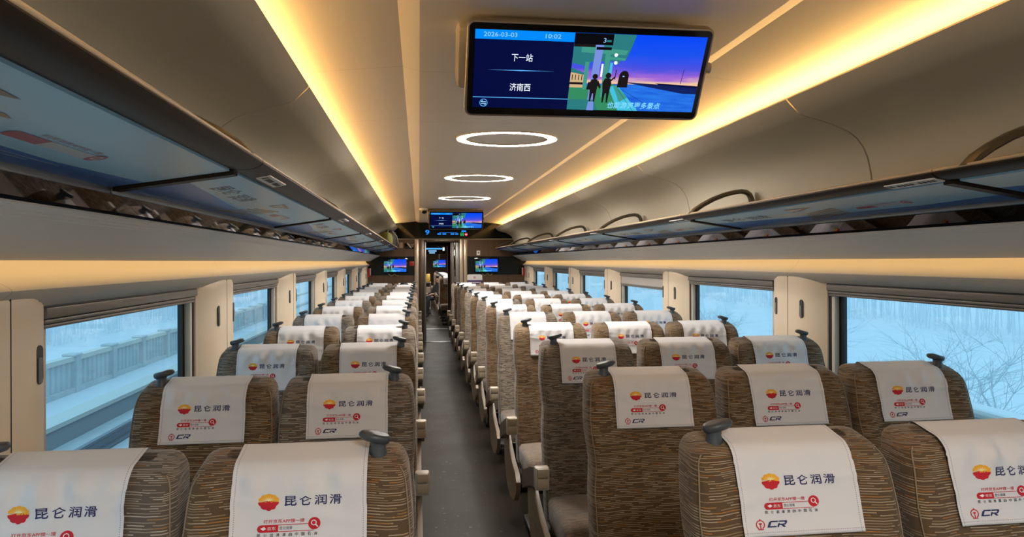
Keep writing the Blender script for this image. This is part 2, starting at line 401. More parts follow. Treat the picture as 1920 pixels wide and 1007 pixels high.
def window(y0, y1, s, n, drop, label):
    """y0..y1 is the opening between two pillars"""
    root = empty('window_%d' % n, (s * 1.58, (y0 + y1) / 2, .80)); ox, oy, oz = root.location
    def B(mb, name, m, par=root, **k):
        mb.v = [(x - ox, y - oy, z - oz) for x, y, z in mb.v] if par is root else mb.v
        return mb.build(name, m, par, **k)
    def bx(mb, xa, xb, *r, **k): mb.box(*sorted((s * xa, s * xb)), *r, **k)
    g = MB(); bx(g, 1.657, 1.662, y0 - .05, y1 + .05, .78, 1.47); B(g, 'pane', M['glass'])
    f = MB()    # black edge of the pane
    bx(f, 1.641, 1.656, y0 - .05, y0 + .095, .78, 1.49); bx(f, 1.641, 1.656, y1 - .095, y1 + .05, .78, 1.49); bx(f, 1.641, 1.656, y0, y1, .78, .86)
    B(f, 'rubber_seal', M['rubber'])
    c = MB()
    for a, b_ in ((y0 + .024, y0 + .054), (y1 - .054, y1 - .024)):
        c.rbox(*sorted((s * 1.612, s * 1.640)), a, b_, .79, 1.46, .005, 2)
    bx(c, 1.56, 1.640, y0, y1, .785, .812)
    B(c, 'frame', M['cream_frame'], smooth=40)
    d = MB(); bx(d, 1.612, 1.655, y0 - .02, y0 + .023, .79, 1.475); bx(d, 1.612, 1.655, y1 - .023, y1 + .02, .79, 1.475)
    bx(d, 1.600, 1.640, y0, y1, 1.470, 1.49)
    B(d, 'dark_gap', M['rubber'])
    k = MB(); k.rbox(*sorted((s * 1.590, s * 1.640)), y0 + .012, y1 - .012, 1.441, 1.4725, .004, 2)
    bl = B(k, 'blind_cassette', M['shadebox'], smooth=40)
    zb = 1.412 - drop
    r = MB(); r.rbox(*sorted((s * 1.600, s * 1.622)), y0 + .015, y1 - .015, zb, zb + .011, .004, 2); r.rbox(*sorted((s * 1.596, s * 1.622)), y0 + .015, y1 - .015, zb + .013, zb + .026, .005, 2); bx(r, 1.607, 1.613, y0 + .02, y1 - .02, zb + .008, 1.45, mi=1)
    B(r, 'roller_blind', [M['shadebox'], M['blind'] if drop > .02 else M['shadebox']], smooth=40)
    struct(root, label); root['category'] = 'window'
    return root
for s in (-1, 1):
    for i in range(len(PC) - 1):
        y0, y1 = PC[i] + PHW, PC[i + 1] - PHW
        vis = i - 2
        dn = .075 if (s == 1 and i == 5) else 0.
        lab = 'window on the %s wall, %s' % ('left' if s < 0 else 'right', ('behind the viewpoint' if i < 3 else '%s from the camera' % ORD[i - 3]))
        if dn: lab += ', its pale blind pulled part way down'
        window(y0, y1, s, n_w, dn, lab); n_w += 1
    e = MB(); 
    for ya, yb in ((PC[-1] + PHW - .02, YE), (YB, PC[0] - PHW + .02)):
        e.box(*sorted((s * 1.55, s * 1.68)), ya, yb, .78, 1.50)
    struct(e.build('trim_%d' % n_tr, M['pillar']), 'plain wall end beside the last window, %s' % ('left' if s < 0 else 'right')); n_tr += 1

# ------------------------------------------------------------------ luggage racks
def ad_art(L, W, right):
    """u along the panel (reads from the aisle), v from the wall (0) to the lip (W)"""
    a = Art()
    a.rect(0, L, 0, W, 0)                                                       # sky blue
    a.poly([(0, 0), (L, 0), (L, .085), (L * .80, .062), (L * .55, .078), (L * .36, .10), (L * .18, .135), (0, .165)], 1)     # deep blue sea
    for q in range(5): a.poly([(L * .05 + q * .14, .012 + q * .011), (L * .62 + q * .10, .006 + q * .010), (L * .62 + q * .10, .009 + q * .010), (L * .05 + q * .14, .017 + q * .011)], 2)
    a.poly([(L * .10, .17), (L * .22, .13), (L * .46, .105), (L * .62, .12), (L * .52, .17), (L * .36, .19), (L * .2, .195)], 3)   # cloud
    a.text('昆仑', L * .10, L * .205, .165, .225, 4, .02); a.text('润滑', L * .225, L * .33, .150, .212, 4, .02)
    for q in range(6): a.poly([(L * .40 + q * .03, .02 + q * .022), (L * .58 + q * .015, .06 + q * .022), (L * .60, .075 + q * .021), (L * .41 + q * .02, .036 + q * .02)], 5 + q % 2)
    a.rect(L * .655, L * .80, .112, .142, 7); a.disc(L * .66, .127, .015, 8); a.rect(L * .66, L * .71, .112, .142, 8)
    a.disc(L * .805, .132, .022, 8); a.ring(L * .805, .134, .008, .0125, 7); a.seg((L * .812, .125), (L * .817, .118), .006, 7)
    a.text('打开京东APP搜一搜', L * .68, L * .79, .148, .162, 8)
    a.poly([(L * .47, .25), (L * .57, .232), (L * .50, .195), (L * .46, .19)], 5); a.poly([(L * .47, .238), (L * .535, .229), (L * .49, .206), (L * .46, .203)], 7)   # bronze pennant
    return a
ADM = [mat('advert sky', (.40, .70, .92), .3), mat('advert sea', (.06, .22, .66), .3), mat('advert foam', (.46, .60, .74), .3), mat('advert cloud', (.66, .74, .76), .35),
       mat('advert lettering', (.10, .12, .15), .4), mat('advert bronze', (.26, .19, .13), .35), mat('advert ochre', (.34, .26, .17), .35), mat('advert white', (.62, .62, .62), .35), mat('advert red', (.45, .06, .07), .35)]
D0, E0 = Vector((1.028, 1.833)), Vector((1.317, 1.789))
def make_rack(s):
    L = 2.047; root = empty('luggage_rack')
    b = MB()
    prof = [(.950, 1.860), (1.02, 1.872), (1.34, 1.850), (1.349, 1.80), (1.345, 1.776), (1.327, 1.778), (1.319, 1.794), (1.030, 1.8385), (1.000, 1.8375), (.972, 1.8405), (.955, 1.848), (.948, 1.855)]
    b.prism([(s * x, z) for x, z in prof], 'y', .002, L - .002)
    b.build('shelf', M['rack'], root, smooth=45)
    e = MB(); e.tube([(s * .953, .002, 1.8625), (s * .953, L / 2, 1.8625), (s * .953, L - .002, 1.8625)], .0055, 8); e.build('edge_strip', M['rack_edge'], root, smooth=60)
    r = MB(); r.rbox(*sorted((s * 1.316, s * 1.348)), .002, L - .002, 1.770, 1.793, .005, 2); r.build('rear_rail', M['rail'], root, smooth=40)
    d = (E0 - D0); W = d.length; d.normalize(); nrm = Vector((d.y, -d.x)) if d.x * 1 > 0 else Vector((-d.y, d.x))   # faces down
    if nrm.y > 0: nrm = -nrm
    p = MB()
    p.prism([(s * (D0.x), D0.y - .0005), (s * E0.x, E0.y - .0005), (s * E0.x, E0.y + .006), (s * D0.x, D0.y + .006)], 'y', .05, L - .012)
    Lp = L - .062
    for i, (pts, fs, mi) in enumerate(ad_art(Lp, W, s > 0).items):
        off = .0008 + .00004 * i
        vs = []
        for u, v in pts:
            y = .05 + (u if s < 0 else Lp - u)
            c = E0 + (D0 - E0) * (min(max(v, 0), W) / W) + nrm * off
            vs.append((s * c.x, y, c.y))
        p.add(vs, fs, mi)
    ap = p.build('advert_panel', ADM, root, recalc=False); ap['label'] = 'pale blue advert panel with sea and lettering'
    j = MB(); 
    for (yy, zz) in ((.006, .046),):
        c0 = D0 + nrm * .0; c1 = E0
        j.prism([(s * (D0.x - .005), D0.y - .007), (s * E0.x, E0.y - .008), (s * E0.x, E0.y + .004), (s * (D0.x - .005), D0.y + .004)], 'y', yy, zz)
    j.build('joint_bar', M['rack'], root)
    pl = MB(); y0, y1 = (.16, .40) if s < 0 else (.0 + .01, .24)
    q0, q1 = Vector((.962, 1.8435)), Vector((1.000, 1.8360))
    pl.add([(s * q0.x, y0, q0.y - .0035), (s * q1.x, y0, q1.y - .0035), (s * q1.x, y1, q1.y - .0035), (s * q0.x, y1, q0.y - .0035),
            (s * q0.x, y0, q0.y), (s * q1.x, y0, q1.y), (s * q1.x, y1, q1.y), (s * q0.x, y1, q0.y)],
           [(0, 1, 2, 3), (4, 5, 6, 7), (0, 1, 5, 4), (1, 2, 6, 5), (2, 3, 7, 6), (3, 0, 4, 7)], 0)
    def pp(u, v): 
        c = q1 + (q0 - q1) * v; yy = y0 + (u if s < 0 else 1 - u) * (y1 - y0); return (s * c.x, yy, c.y - .004)
    pl.add([pp(.03, .3), pp(.12, .3), pp(.12, .8), pp(.03, .8)], [(0, 1, 2, 3)], 1)
    for q in range(9):
        if q == 4: continue
        u = .2 + q * .085; pl.add([pp(u, .3), pp(u + .055, .3), pp(u + .055, .72), pp(u, .72)], [(0, 1, 2, 3)], 2)
    pl.build('seat_number_plate', [M['white'], mat('plate green', (.05, .12, .02), .5), M['black_print']], root, recalc=False)
    h = MB(); yh = 1.925
    path = [(.955, 1.855), (.985, 1.885), (1.03, 1.914), (1.09, 1.945), (1.155, 1.970), (1.21, 1.984), (1.255, 1.990), (1.285, 1.986), (1.305, 1.972), (1.316, 1.945), (1.322, 1.90), (1.324, 1.845)]
    rings = []
    for i, (x, z) in enumerate(path):
        a = path[max(i - 1, 0)]; c = path[min(i + 1, len(path) - 1)]; t = Vector((c[0] - a[0], c[1] - a[1])).normalized(); n2 = Vector((-t.y, t.x))
        hw, hh = .020, .0125
        rings.append([(s * (x + n2.x * hh * sy), yh + hw * sx, z + n2.y * hh * sy) for sx, sy in ((-1, -.5), (-.6, -1), (.6, -1), (1, -.5), (1, .5), (.6, 1), (-.6, 1), (-1, .5))])
    h.loft(rings); h.build('divider_hoop', M['hoop'], root, smooth=50)
    return root
J0 = -.12
for s in (-1, 1):
    proto = make_rack(s); side = 'left' if s < 0 else 'right'
    for k in range(7):
        o = proto if k == 0 else copy_tree(proto)
        o.location = (0, J0 + 2.05 * k + (.02 if s > 0 else 0), 0)
        tag(o, 'luggage rack section with blue advert underneath, %s from the camera above the %s windows' % (ORD[k], side), 'luggage rack', 'luggage rack sections along the %s side' % side)

# ------------------------------------------------------------------ ring lamps
def make_ring():
    root = empty('ring_lamp'); n = 64; b = MB()
    def circ(r, z): return [(r * cos(2 * pi * i / n), r * .86 * sin(2 * pi * i / n), z) for i in range(n)]
    b.loft([circ(.262, .002), circ(.264, -.002), (circ(.288, -.0026)), circ(.310, -.002), circ(.312, .002)], cap=False); b.build('diffuser', M['ring'], root, smooth=60)
    for nm, r0, r1 in (('inner_trim', .252, .262), ('outer_trim', .312, .320)):
        t = MB(); t.loft([circ(r0, .004), circ(r0, -.006), circ((r0 + r1) / 2, -.009), circ(r1, -.006), circ(r1, .004)], cap=False); t.build(nm, M['mount'], root, smooth=60)
    return root
rp = make_ring()
for i, y in enumerate([4.50, 6.63, 8.76, -.45, -2.5, -4.5, 12.75]):  # lamps behind the viewpoint are unseen, positioned to even the light on near seats
    o = rp if i == 0 else copy_tree(rp); o.location = (0, y, 2.3715)
    wh = {0: 'nearest the camera, behind the big screen', 1: 'the middle one of the three in view', 2: 'the farthest one in view, before the far screen'}.get(i, 'further along the aisle' if i == 6 else 'unseen, set behind the viewpoint for light, %s back' % ORD[i - 3])
    tag(o, 'glowing ring lamp on the ceiling, ' + wh, 'ceiling lamp', 'ring lamps along the ceiling')

# ------------------------------------------------------------------ screens
def video_art(a, u0, u1, v0, v1):
    W, H = u1 - u0, v1 - v0; P = lambda x, y: (u0 + x * W, v0 + y * H)
    def R(x0, x1, y0, y1, m): a.poly([P(x0, y0), P(x1, y0), P(x1, y1), P(x0, y1)], m)
    R(0, 1, .36, 1, 'sky'); R(0, 1, 0, .36, 'water')
    a.poly([P(.40, .39), P(1, .345), P(1, .25), P(.9, .25)], 'deep'); a.poly([P(.66, .385), P(1, .36), P(1, .33), P(.7, .36)], 'navy')
    a.poly([P(0, .30), P(.34, .36), P(.44, 0), P(0, 0)], 'green'); a.poly([P(.30, .32), P(.37, .34), P(.56, 0), P(.40, 0)], 'cyan')
    a.poly([P(.335, .34), P(.36, .34), P(.46, .18), P(.40, .12)], 'teal2')
    a.poly([P(.10, 0), P(.24, 0), P(.20, .14), P(.0, .14), P(0, 0)], 'teal')
    R(0, .10, .30, .50, 'sand'); R(0, .10, .34, .37, 'brown'); a.poly([P(0, .50), P(.10, .47), P(.10, .50), P(0, .56)], 'teal')
    for q in range(4): R(.012 + q * .024, .018 + q * .024, .40, .47, 'brown')
    a.poly([P(0, .62), P(.12, .58), P(.14, .64), P(.32, .66), P(.34, .62), P(.36, .62), P(.36, .66), P(.405, .68), P(.43, .80), P(.46, 1), P(0, 1)], 'teal')
    a.poly([P(.06, .76), P(.40, .74), P(.415, .80), P(.06, .84)], 'teal2'); a.poly([P(.25, .68), P(.40, .67), P(.405, .70), P(.25, .72)], 'teal2')
    R(.10, .13, .28, .64, 'teal2'); R(.245, .285, .18, .80, 'teal2'); R(.29, .31, .30, .64, 'cyan'); R(.225, .24, .45, .62, 'txt')
    a.poly([P(.15, .14), P(.20, .14), P(.225, .88), P(.165, .88)], 'col')
    R(0, .29, .86, 1.0, 'blk'); R(.0, .16, .83, .865, 'brown'); R(.17, .285, .80, .835, 'blk')
    a.text('3', *[P(.215, .0)[0], P(.235, .0)[0], P(0, .89)[1], P(0, .95)[1]], 'ltxt'); R(.24, .275, .90, .925, 'teal')
    for x in (.325, .33): a.disc(*P(x, .74 if x < .33 else .64), .006 * H / .25, 'txt', 10)
    a.poly([P(.365, .32), P(.372, .49), P(.385, .525), P(.40, .54), P(.42, .54), P(.435, .525), P(.445, .49), P(.445, .32)], 'brown'); R(.398, .412, .46, .475, 'ltxt')
    # two standing figures seen as silhouettes
    for cx, sc, bag in ((.185, 1., 1), (.285, 1.05, 0)):
        Q = lambda x, y: P(cx + x * sc, .11 + y * sc)
        a.poly([Q(-.022, 0), Q(-.012, 0), Q(-.004, .12), Q(.004, .12), Q(.010, 0), Q(.020, 0), Q(.026, .16), Q(.032, .25), Q(.022, .31), Q(-.02, .31), Q(-.034, .25), Q(-.026, .15)], 'brown')
        a.disc(*Q(.003, .345), .036 * H * sc, 'brown', 14)
        if bag: a.poly([Q(-.055, .17), Q(-.02, .17), Q(-.018, .27), Q(-.045, .27)], 'brown'); a.poly([Q(.02, .25), Q(.05, .18), Q(.056, .21), Q(.03, .30)], 'brown')
        else: a.seg(Q(.024, .28), Q(.052, .33), .02 * H, 'brown'); a.seg(Q(.052, .30), Q(.056, .42), .012 * H, 'brown')
    a.poly([P(.15, 0), P(.205, 0), P(.20, .12), P(.158, .12)], 'col')
    a.poly([P(.855, .39), P(.86, .39), P(.868, .58), P(.864, .58)], 'deep'); a.seg(P(.37, .30), P(.52, 0), .004 * H, 'deep'); a.seg(P(.40, .30), P(.72, 0), .004 * H, 'deep')
    a.text('也能游览更多景点', P(.31, 0)[0], P(.73, 0)[0], P(0, .035)[1], P(0, .125)[1], 'sub', .012, .15)
SCN = list(SC)
def put_art(mb, a, u0, u1, v0, v1, z0=.0004, dz=.0001):
    for i, (pts, fs, m) in enumerate(a.items):
        mb.add([(p[0], p[1], z0 + dz * i) for p in pts], fs, SCN.index(m), [((p[0] - u0) / (u1 - u0), (p[1] - v0) / (v1 - v0)) for p in pts])
def rrect(x0, x1, y0, y1, r, n=5):
    o = []
    for cx, cy, a0 in ((x1 - r, y0 + r, -pi / 2), (x1 - r, y1 - r, 0), (x0 + r, y1 - r, pi / 2), (x0 + r, y0 + r, pi)):
        o += [(cx + r * cos(a0 + pi / 2 * i / n), cy + r * sin(a0 + pi / 2 * i / n)) for i in range(n + 1)]
    return o
def ceiling_screen(loc, label):
    W, H = .80, .315
    up = Vector((0, -.5555, .8315)); nz = Vector((0, -.8315, -.5555))
    root = empty('ceiling_screen', loc, Matrix((Vector((1, 0, 0)), up, nz)).transposed().to_euler(), label=label, cat='screen', group='wide screens hanging from the ceiling')
    b = MB(); rings = []
    for ins, z in ((.012, -.055), (.003, -.048), (0, -.035), (0, -.006), (.003, -.001), (.007, 0), (.009, -.003)):
        rings.append([(x, y, z) for x, y in rrect(-W / 2 + ins, W / 2 - ins, -H / 2 + ins, H / 2 - ins, .024 - ins)])
    b.loft(rings); b.build('bezel', M['tvframe'], root, smooth=40)
    g = MB(); g.prism(rrect(-W / 2 + .008, W / 2 - .008, -H / 2 + .008, H / 2 - .008, .017), 'z', -.004, -.0015); g.build('screen_glass', M['tvblack'], root)
    u0, u1, v0, v1 = -.374, .377, -.125, .130; um = u0 + .42 * (u1 - u0); Hh = v1 - v0
    a = Art(); a.rect(u0, um, v0, v1, 'navy'); a.rect(u0, um, v1 - .030, v1, 'bar')
    a.text('2026-03-03', u0 + .027, u0 + .132, v1 - .0215, v1 - .0075, 'ltxt'); a.text('10:02', u0 + .222, u0 + .272, v1 - .0215, v1 - .0075, 'ltxt')
    uc = (u0 + um) / 2 - .005
    a.text('下一站', uc - .034, uc + .034, v1 - .098, v1 - .073, 'txt', .004); a.text('济南西', uc - .034, uc + .034, v1 - .196, v1 - .170, 'txt', .004)
    a.poly([(uc - .075, v0 + .50 * Hh), (uc, v0 + .508 * Hh), (uc + .075, v0 + .50 * Hh), (uc, v0 + .492 * Hh)], 'line')
    a.poly([(uc - .11, v0 + .50 * Hh), (uc, v0 + .5035 * Hh), (uc + .11, v0 + .50 * Hh), (uc, v0 + .4965 * Hh)], 'line')
    a.rect(u0, um, v0 + .0345, v0 + .0368, 'line')
    a.ring(u0 + .036, v0 + .0165, .0112, .0132, 'line'); a.seg((u0 + .028, v0 + .0195), (u0 + .044, v0 + .0195), .0022, 'ltxt'); a.seg((u0 + .028, v0 + .0135), (u0 + .044, v0 + .0135), .0022, 'ltxt')
    a.seg((u0 + .028, v0 + .0195), (u0 + .033, v0 + .0245), .0022, 'ltxt'); a.seg((u0 + .044, v0 + .0135), (u0 + .039, v0 + .0085), .0022, 'ltxt')
    vd = Art(); video_art(vd, um, u1, v0, v1)
    d = MB(); put_art(d, a, u0, um, v0, v1); put_art(d, vd, um, u1, v0, v1)
    d.build('display_picture', [SC[k] for k in SCN], root, recalc=False, uv=True)
    m = MB(); m.rbox(-.425, .33, -.09, .12, -.20, -.056, .02, 2); m.build('ceiling_mount', M['mount'], root, smooth=40)
    k = MB(); k.tube([(.395, .02, -.03), (.418, .02, -.03)], .018, 14); k.build('side_knob', M['mount'], root, smooth=40)
    return root
ceiling_screen((0, 2.30, 2.212), 'large tilted information screen hanging from the ceiling nearest the camera')
ceiling_screen((-.005, 10.62, 2.20), 'small-looking far information screen hanging from the ceiling near the end wall')
cc = empty('security_camera', (-.485, 10.58, 2.372), label='small dome security camera on the ceiling left of the far hanging screen', cat='camera')
b = MB(); b.lathe([(.062, 0), (.062, -.02), (.05, -.03), (.02, -.032)], n=20); b.build('base', M['white'], cc, smooth=40)
b = MB(); b.lathe([(.040, -.028), (.040, -.05), (.028, -.07), (.008, -.078)], (.012, -.01, 0), n=16); b.build('dome', M['tvblack'], cc, smooth=60)

# ------------------------------------------------------------------ seats
ZT = 1.206; SL = .287
YBK = -.115 + .108
def shear(y, z): return z - .22 * min(1., max(0., (z - 1.12) / .086)) * max(0., YBK - y)
def yf(z): return -.115 - (1.18 - z) * SL
def half_w(z):
    w0 = .226 + .012 * min(1, max(0, (1.19 - z) / .14)) if z > .9 else .238
    w0 -= .010 * math.exp(-((z - .90) / .07) ** 2)
    r = .048
    if z > ZT - r: w0 -= r * .72 * (1 - sqrt(max(0, 1 - ((z - (ZT - r)) / r) ** 2)))
    return w0
def front_bulge(x, z):
    a = abs(x); g = 0.
    if z > .80: g += .020 * exp(-((a - .195) / .05) ** 2) * min(1, (z - .80) / .12) * min(1, max(0, (1.206 - z) / .05))
    if z < .82: g += .016 * exp(-((a - .21) / .05) ** 2)
    g += .018 * exp(-((z - .60) / .10) ** 2) * max(0, 1 - (a / .2) ** 2)
    return g
UVS = []
def back_ring(z, inset=0.):
    hw = half_w(z) - inset; f = yf(z); t = .108 if z > .9 else .108 + (.9 - z) * .03
    rt = .028
    if z > ZT - rt:
        q = rt * (1 - sqrt(max(0, 1 - ((z - (ZT - rt)) / rt) ** 2))); f += q; t -= 2 * q
    f += inset; t -= 2 * inset
    r = min(.022, t * .45); out = []
    xs = [-1, -.86, -.7, -.5, -.25, 0, .25, .5, .7, .86, 1]
    # front edge left to right (towards -y), then the back
    for i in range(5): a = pi + pi / 2 * i / 4; out.append((-hw + r + r * cos(a), f + r + r * sin(a), z))
    for k in xs[1:-1]: out.append((k * (hw - r), f, z))
    for i in range(5): a = 1.5 * pi + pi / 2 * i / 4; out.append((hw - r + r * cos(a), f + r + r * sin(a), z))
    out.append((hw, f + t * .5, z))
    for i in range(5): a = pi / 2 * i / 4; out.append((hw - r + r * cos(a), f + t - r + r * sin(a), z))
    out += [(.5 * hw, f + t, z), (0, f + t, z), (-.5 * hw, f + t, z)]
    for i in range(5): a = pi / 2 + pi / 2 * i / 4; out.append((-hw + r + r * cos(a), f + t - r + r * sin(a), z))
    out.append((-hw, f + t * .5, z))
    res = []
    UVS.extend([(x + .75 * (y - f), zz + .9 * (y - yf(1.18)) * min(1., max(0., (zz - 1.165) / .03))) for x, y, zz in out])
    for x, y, zz in out:
        m = max(0, min(1, 1 - (y - f) / .03)); yy = y - front_bulge(x, zz) * m; res.append((x, yy, shear(yy, zz)))
    return res
def backrest_mesh():
    UVS.clear(); b = MB(); zs = [.40, .43, .48, .54, .60, .66, .72, .78, .82, .86, .90, .95, 1.0, 1.04, 1.08, 1.11, 1.135, 1.155, 1.170, 1.182, 1.191, 1.198, 1.203, 1.206]
    rings = [back_ring(z) for z in zs]; rings += [back_ring(ZT, q) for q in (.012, .028, .044)]
    b.loft(rings, uvs=list(UVS)); return b
def piping_mesh(side):
    b = MB()
    for s in (side,):
        pts = []
        for z in [.44, .52, .60, .68, .76, .82, .86, .90, .95, 1.0, 1.05, 1.09, 1.12, 1.145, 1.165, 1.18, 1.192]:
            hw = half_w(z); yy = yf(z) - front_bulge(hw - .008, z) + .0045; pts.append((s * (hw - .008), yy, shear(yy, z)))
        b.tube(pts, .0019, 6)
    return b
def cushion_mesh():
    b = MB(); rings = []
    # rings run from the back to the front of the cushion, each a rounded rectangle in x-z
    for y, zt, zb, ins in ((-.27, .500, .40, .01), (-.32, .512, .39, 0), (-.42, .516, .385, 0), (-.54, .520, .38, 0), (-.62, .522, .375, 0), (-.67, .516, .37, .002), (-.700, .500, .368, .006), (-.715, .475, .368, .012), (-.720, .44, .37, .018), (-.718, .40, .375, .022)):
        hw = .232 - ins; r = .028; ring = []
        for cx, cz, a0 in ((hw - r, zb + r, -pi / 2), (hw - r, zt - r, 0), (-hw + r, zt - r, pi / 2), (-hw + r, zb + r, pi)):
            rr = min(r, (zt - zb) * .35); 
            ring += [(cx + r * cos(a0 + pi / 2 * i / 4), y, max(zb, min(zt, cz + r * sin(a0 + pi / 2 * i / 4)))) for i in range(5)]
            if a0 == 0: ring += [(q * (hw - r), y, zt + .006 * (1 - q * q)) for q in (.6, .2, -.2, -.6)]
        rings.append(ring)
    b.loft(rings, uvs=[(x, z + .8 * y) for r in rings for x, y, z in r]); return b
def cover_art():
    a = Art()
    cu, cv, R = -.062, .124, .0218
    N = 10; pts = []
    for i in range(N * 6):
        t = 2 * pi * i / (N * 6); pts.append((t, R * (.91 + .09 * abs(cos(t * N / 2 + pi / 2)))))
    hz = lambda x: cv - .004 + .0045 * (1 - abs(x - cu) / R)
    xy = [(cu + r * cos(t), cv + r * sin(t)) for t, r in pts]; sp = lambda p: p[1] - hz(p[0])
    up, lo = [], []
    for p, q in zip(xy, xy[1:] + xy[:1]):
        (up if sp(p) >= 0 else lo).append(p)
        if (sp(p) >= 0) != (sp(q) >= 0):
            f = sp(p) / (sp(p) - sp(q)); m = (p[0] + f * (q[0] - p[0]), p[1] + f * (q[1] - p[1])); up.append(m); lo.append(m)
    ang = lambda p: math.atan2(p[1] - cv, p[0] - cu)
    up.sort(key=ang); a.poly([(cu, hz(cu))] + up, 3)
    lo.sort(key=lambda p: (ang(p) - pi * .5) % (2 * pi)); a.poly(lo + [(cu, hz(cu))], 2)
    for i in range(9):
        t = pi * (.08 + .84 * i / 8); a.poly([(cu + .0012 * cos(t + pi / 2), hz(cu) + .0012 * sin(t + pi / 2)), (cu + .0012 * cos(t - pi / 2), hz(cu) + .0012 * sin(t - pi / 2)), (cu + .0175 * cos(t), hz(cu) + .0165 * sin(t))], 4)
    a.disc(cu, hz(cu) + .0015, .003, 4, 10)
    for ch, u in zip('昆仑润滑', (-.030, .0005, .0310, .0615)): a.text(ch, u, u + .0252, .1105, .1365, 1, .014)
    a.text('打开京东APP搜一搜', -.072, .011, .0765, .0845, 2, .01)
    a.rect(-.077, .030, .0585, .0598, 2); a.rect(-.077, .030, .0722, .0735, 2); a.rect(-.077, -.042, .0585, .0735, 2); a.disc(-.077, .066, .0075, 2, 16)
    a.text('京东', -.064, -.047, .0625, .0695, 6); a.poly([(-.078, .067), (-.070, .070), (-.066, .066), (-.072, .0625)], 6)
    a.text('昆仑润滑', -.039, -.014, .063, .0695, 5); a.disc(.031, .073, .0125, 2, 24); a.ring(.030, .0745, .0040, .0058, 6); a.seg((.034, .0705), (.0385, .0655), .0024, 6)
    for i, ch in enumerate('昆仑润滑源自中国石油'): a.text(ch, -.084 + i * .0127, -.084 + i * .0127 + .0068, .0495, .0562, 5, .01)
    cu, cv = -.0985, .0265
    a.ring(cu, cv, .0080, .0103, 2, -pi * .36, pi * 1.36, 28); a.rect(cu - .0012, cu + .0012, cv + .0095, cv + .0125, 2)
    a.rect(cu - .0011, cu + .0011, cv - .0095, cv + .003, 2); a.poly([(cu - .0042, cv + .0005), (cu + .0042, cv + .0005), (cu + .0032, cv + .0035), (cu - .0032, cv + .0035)], 2)
    a.rect(cu - .0065, cu + .0065, cv - .0115, cv - .0095, 2)
    # slanted railway initials
    u, v, h, k = -.0835, .0195, .0142, .42
    T = lambda x, y: (u + x + y * k, v + y)
    a.poly([T(0, 0), T(.0205, 0), T(.0205, .003), T(.0055, .003), T(.0055, .0112), T(.0205, .0112), T(.0205, h), T(.003, h), T(0, .011)], 1)
    a.poly([T(.0225, 0), T(.0262, 0), T(.0262, .0085), T(.0225, .0085)], 1)
    a.poly([T(.0225, .0112), T(.036, .0112), T(.0385, .0090), T(.036, .0072), T(.026, .0072), T(.026, .0045), T(.030, .0045), T(.0365, 0), T(.0425, 0), T(.0360, .0048), T(.0400, .0052), T(.0425, .0100), T(.0405, h), T(.0215, h)], 1)
    return a
CART = cover_art()
def refine(items, lim=.006):
    """splits long edges so that the print follows the folds of the cloth"""
    out = []
    for pts, fs, mi in items:
        bm = bmesh.new(); vs = [bm.verts.new((p[0], p[1], 0)) for p in pts]
        for f in fs:
            if len(set(f)) > 2:
                try: bm.faces.new([vs[i] for i in f])
                except ValueError: pass
        for f in bm.faces: f.normal_update()
        bmesh.ops.triangulate(bm, faces=bm.faces[:], ngon_method='EAR_CLIP')
        for _ in range(4):
            e = [q for q in bm.edges if q.calc_length() > lim]
            if not e: break
            bmesh.ops.subdivide_edges(bm, edges=e, cuts=1); bmesh.ops.triangulate(bm, faces=[f for f in bm.faces if len(f.verts) > 3])
        bm.verts.index_update(); out.append(([(v.co.x, v.co.y) for v in bm.verts], [tuple(v.index for v in f.verts) for f in bm.faces], mi)); bm.free()
    return out
CART_FINE = refine(CART.items)
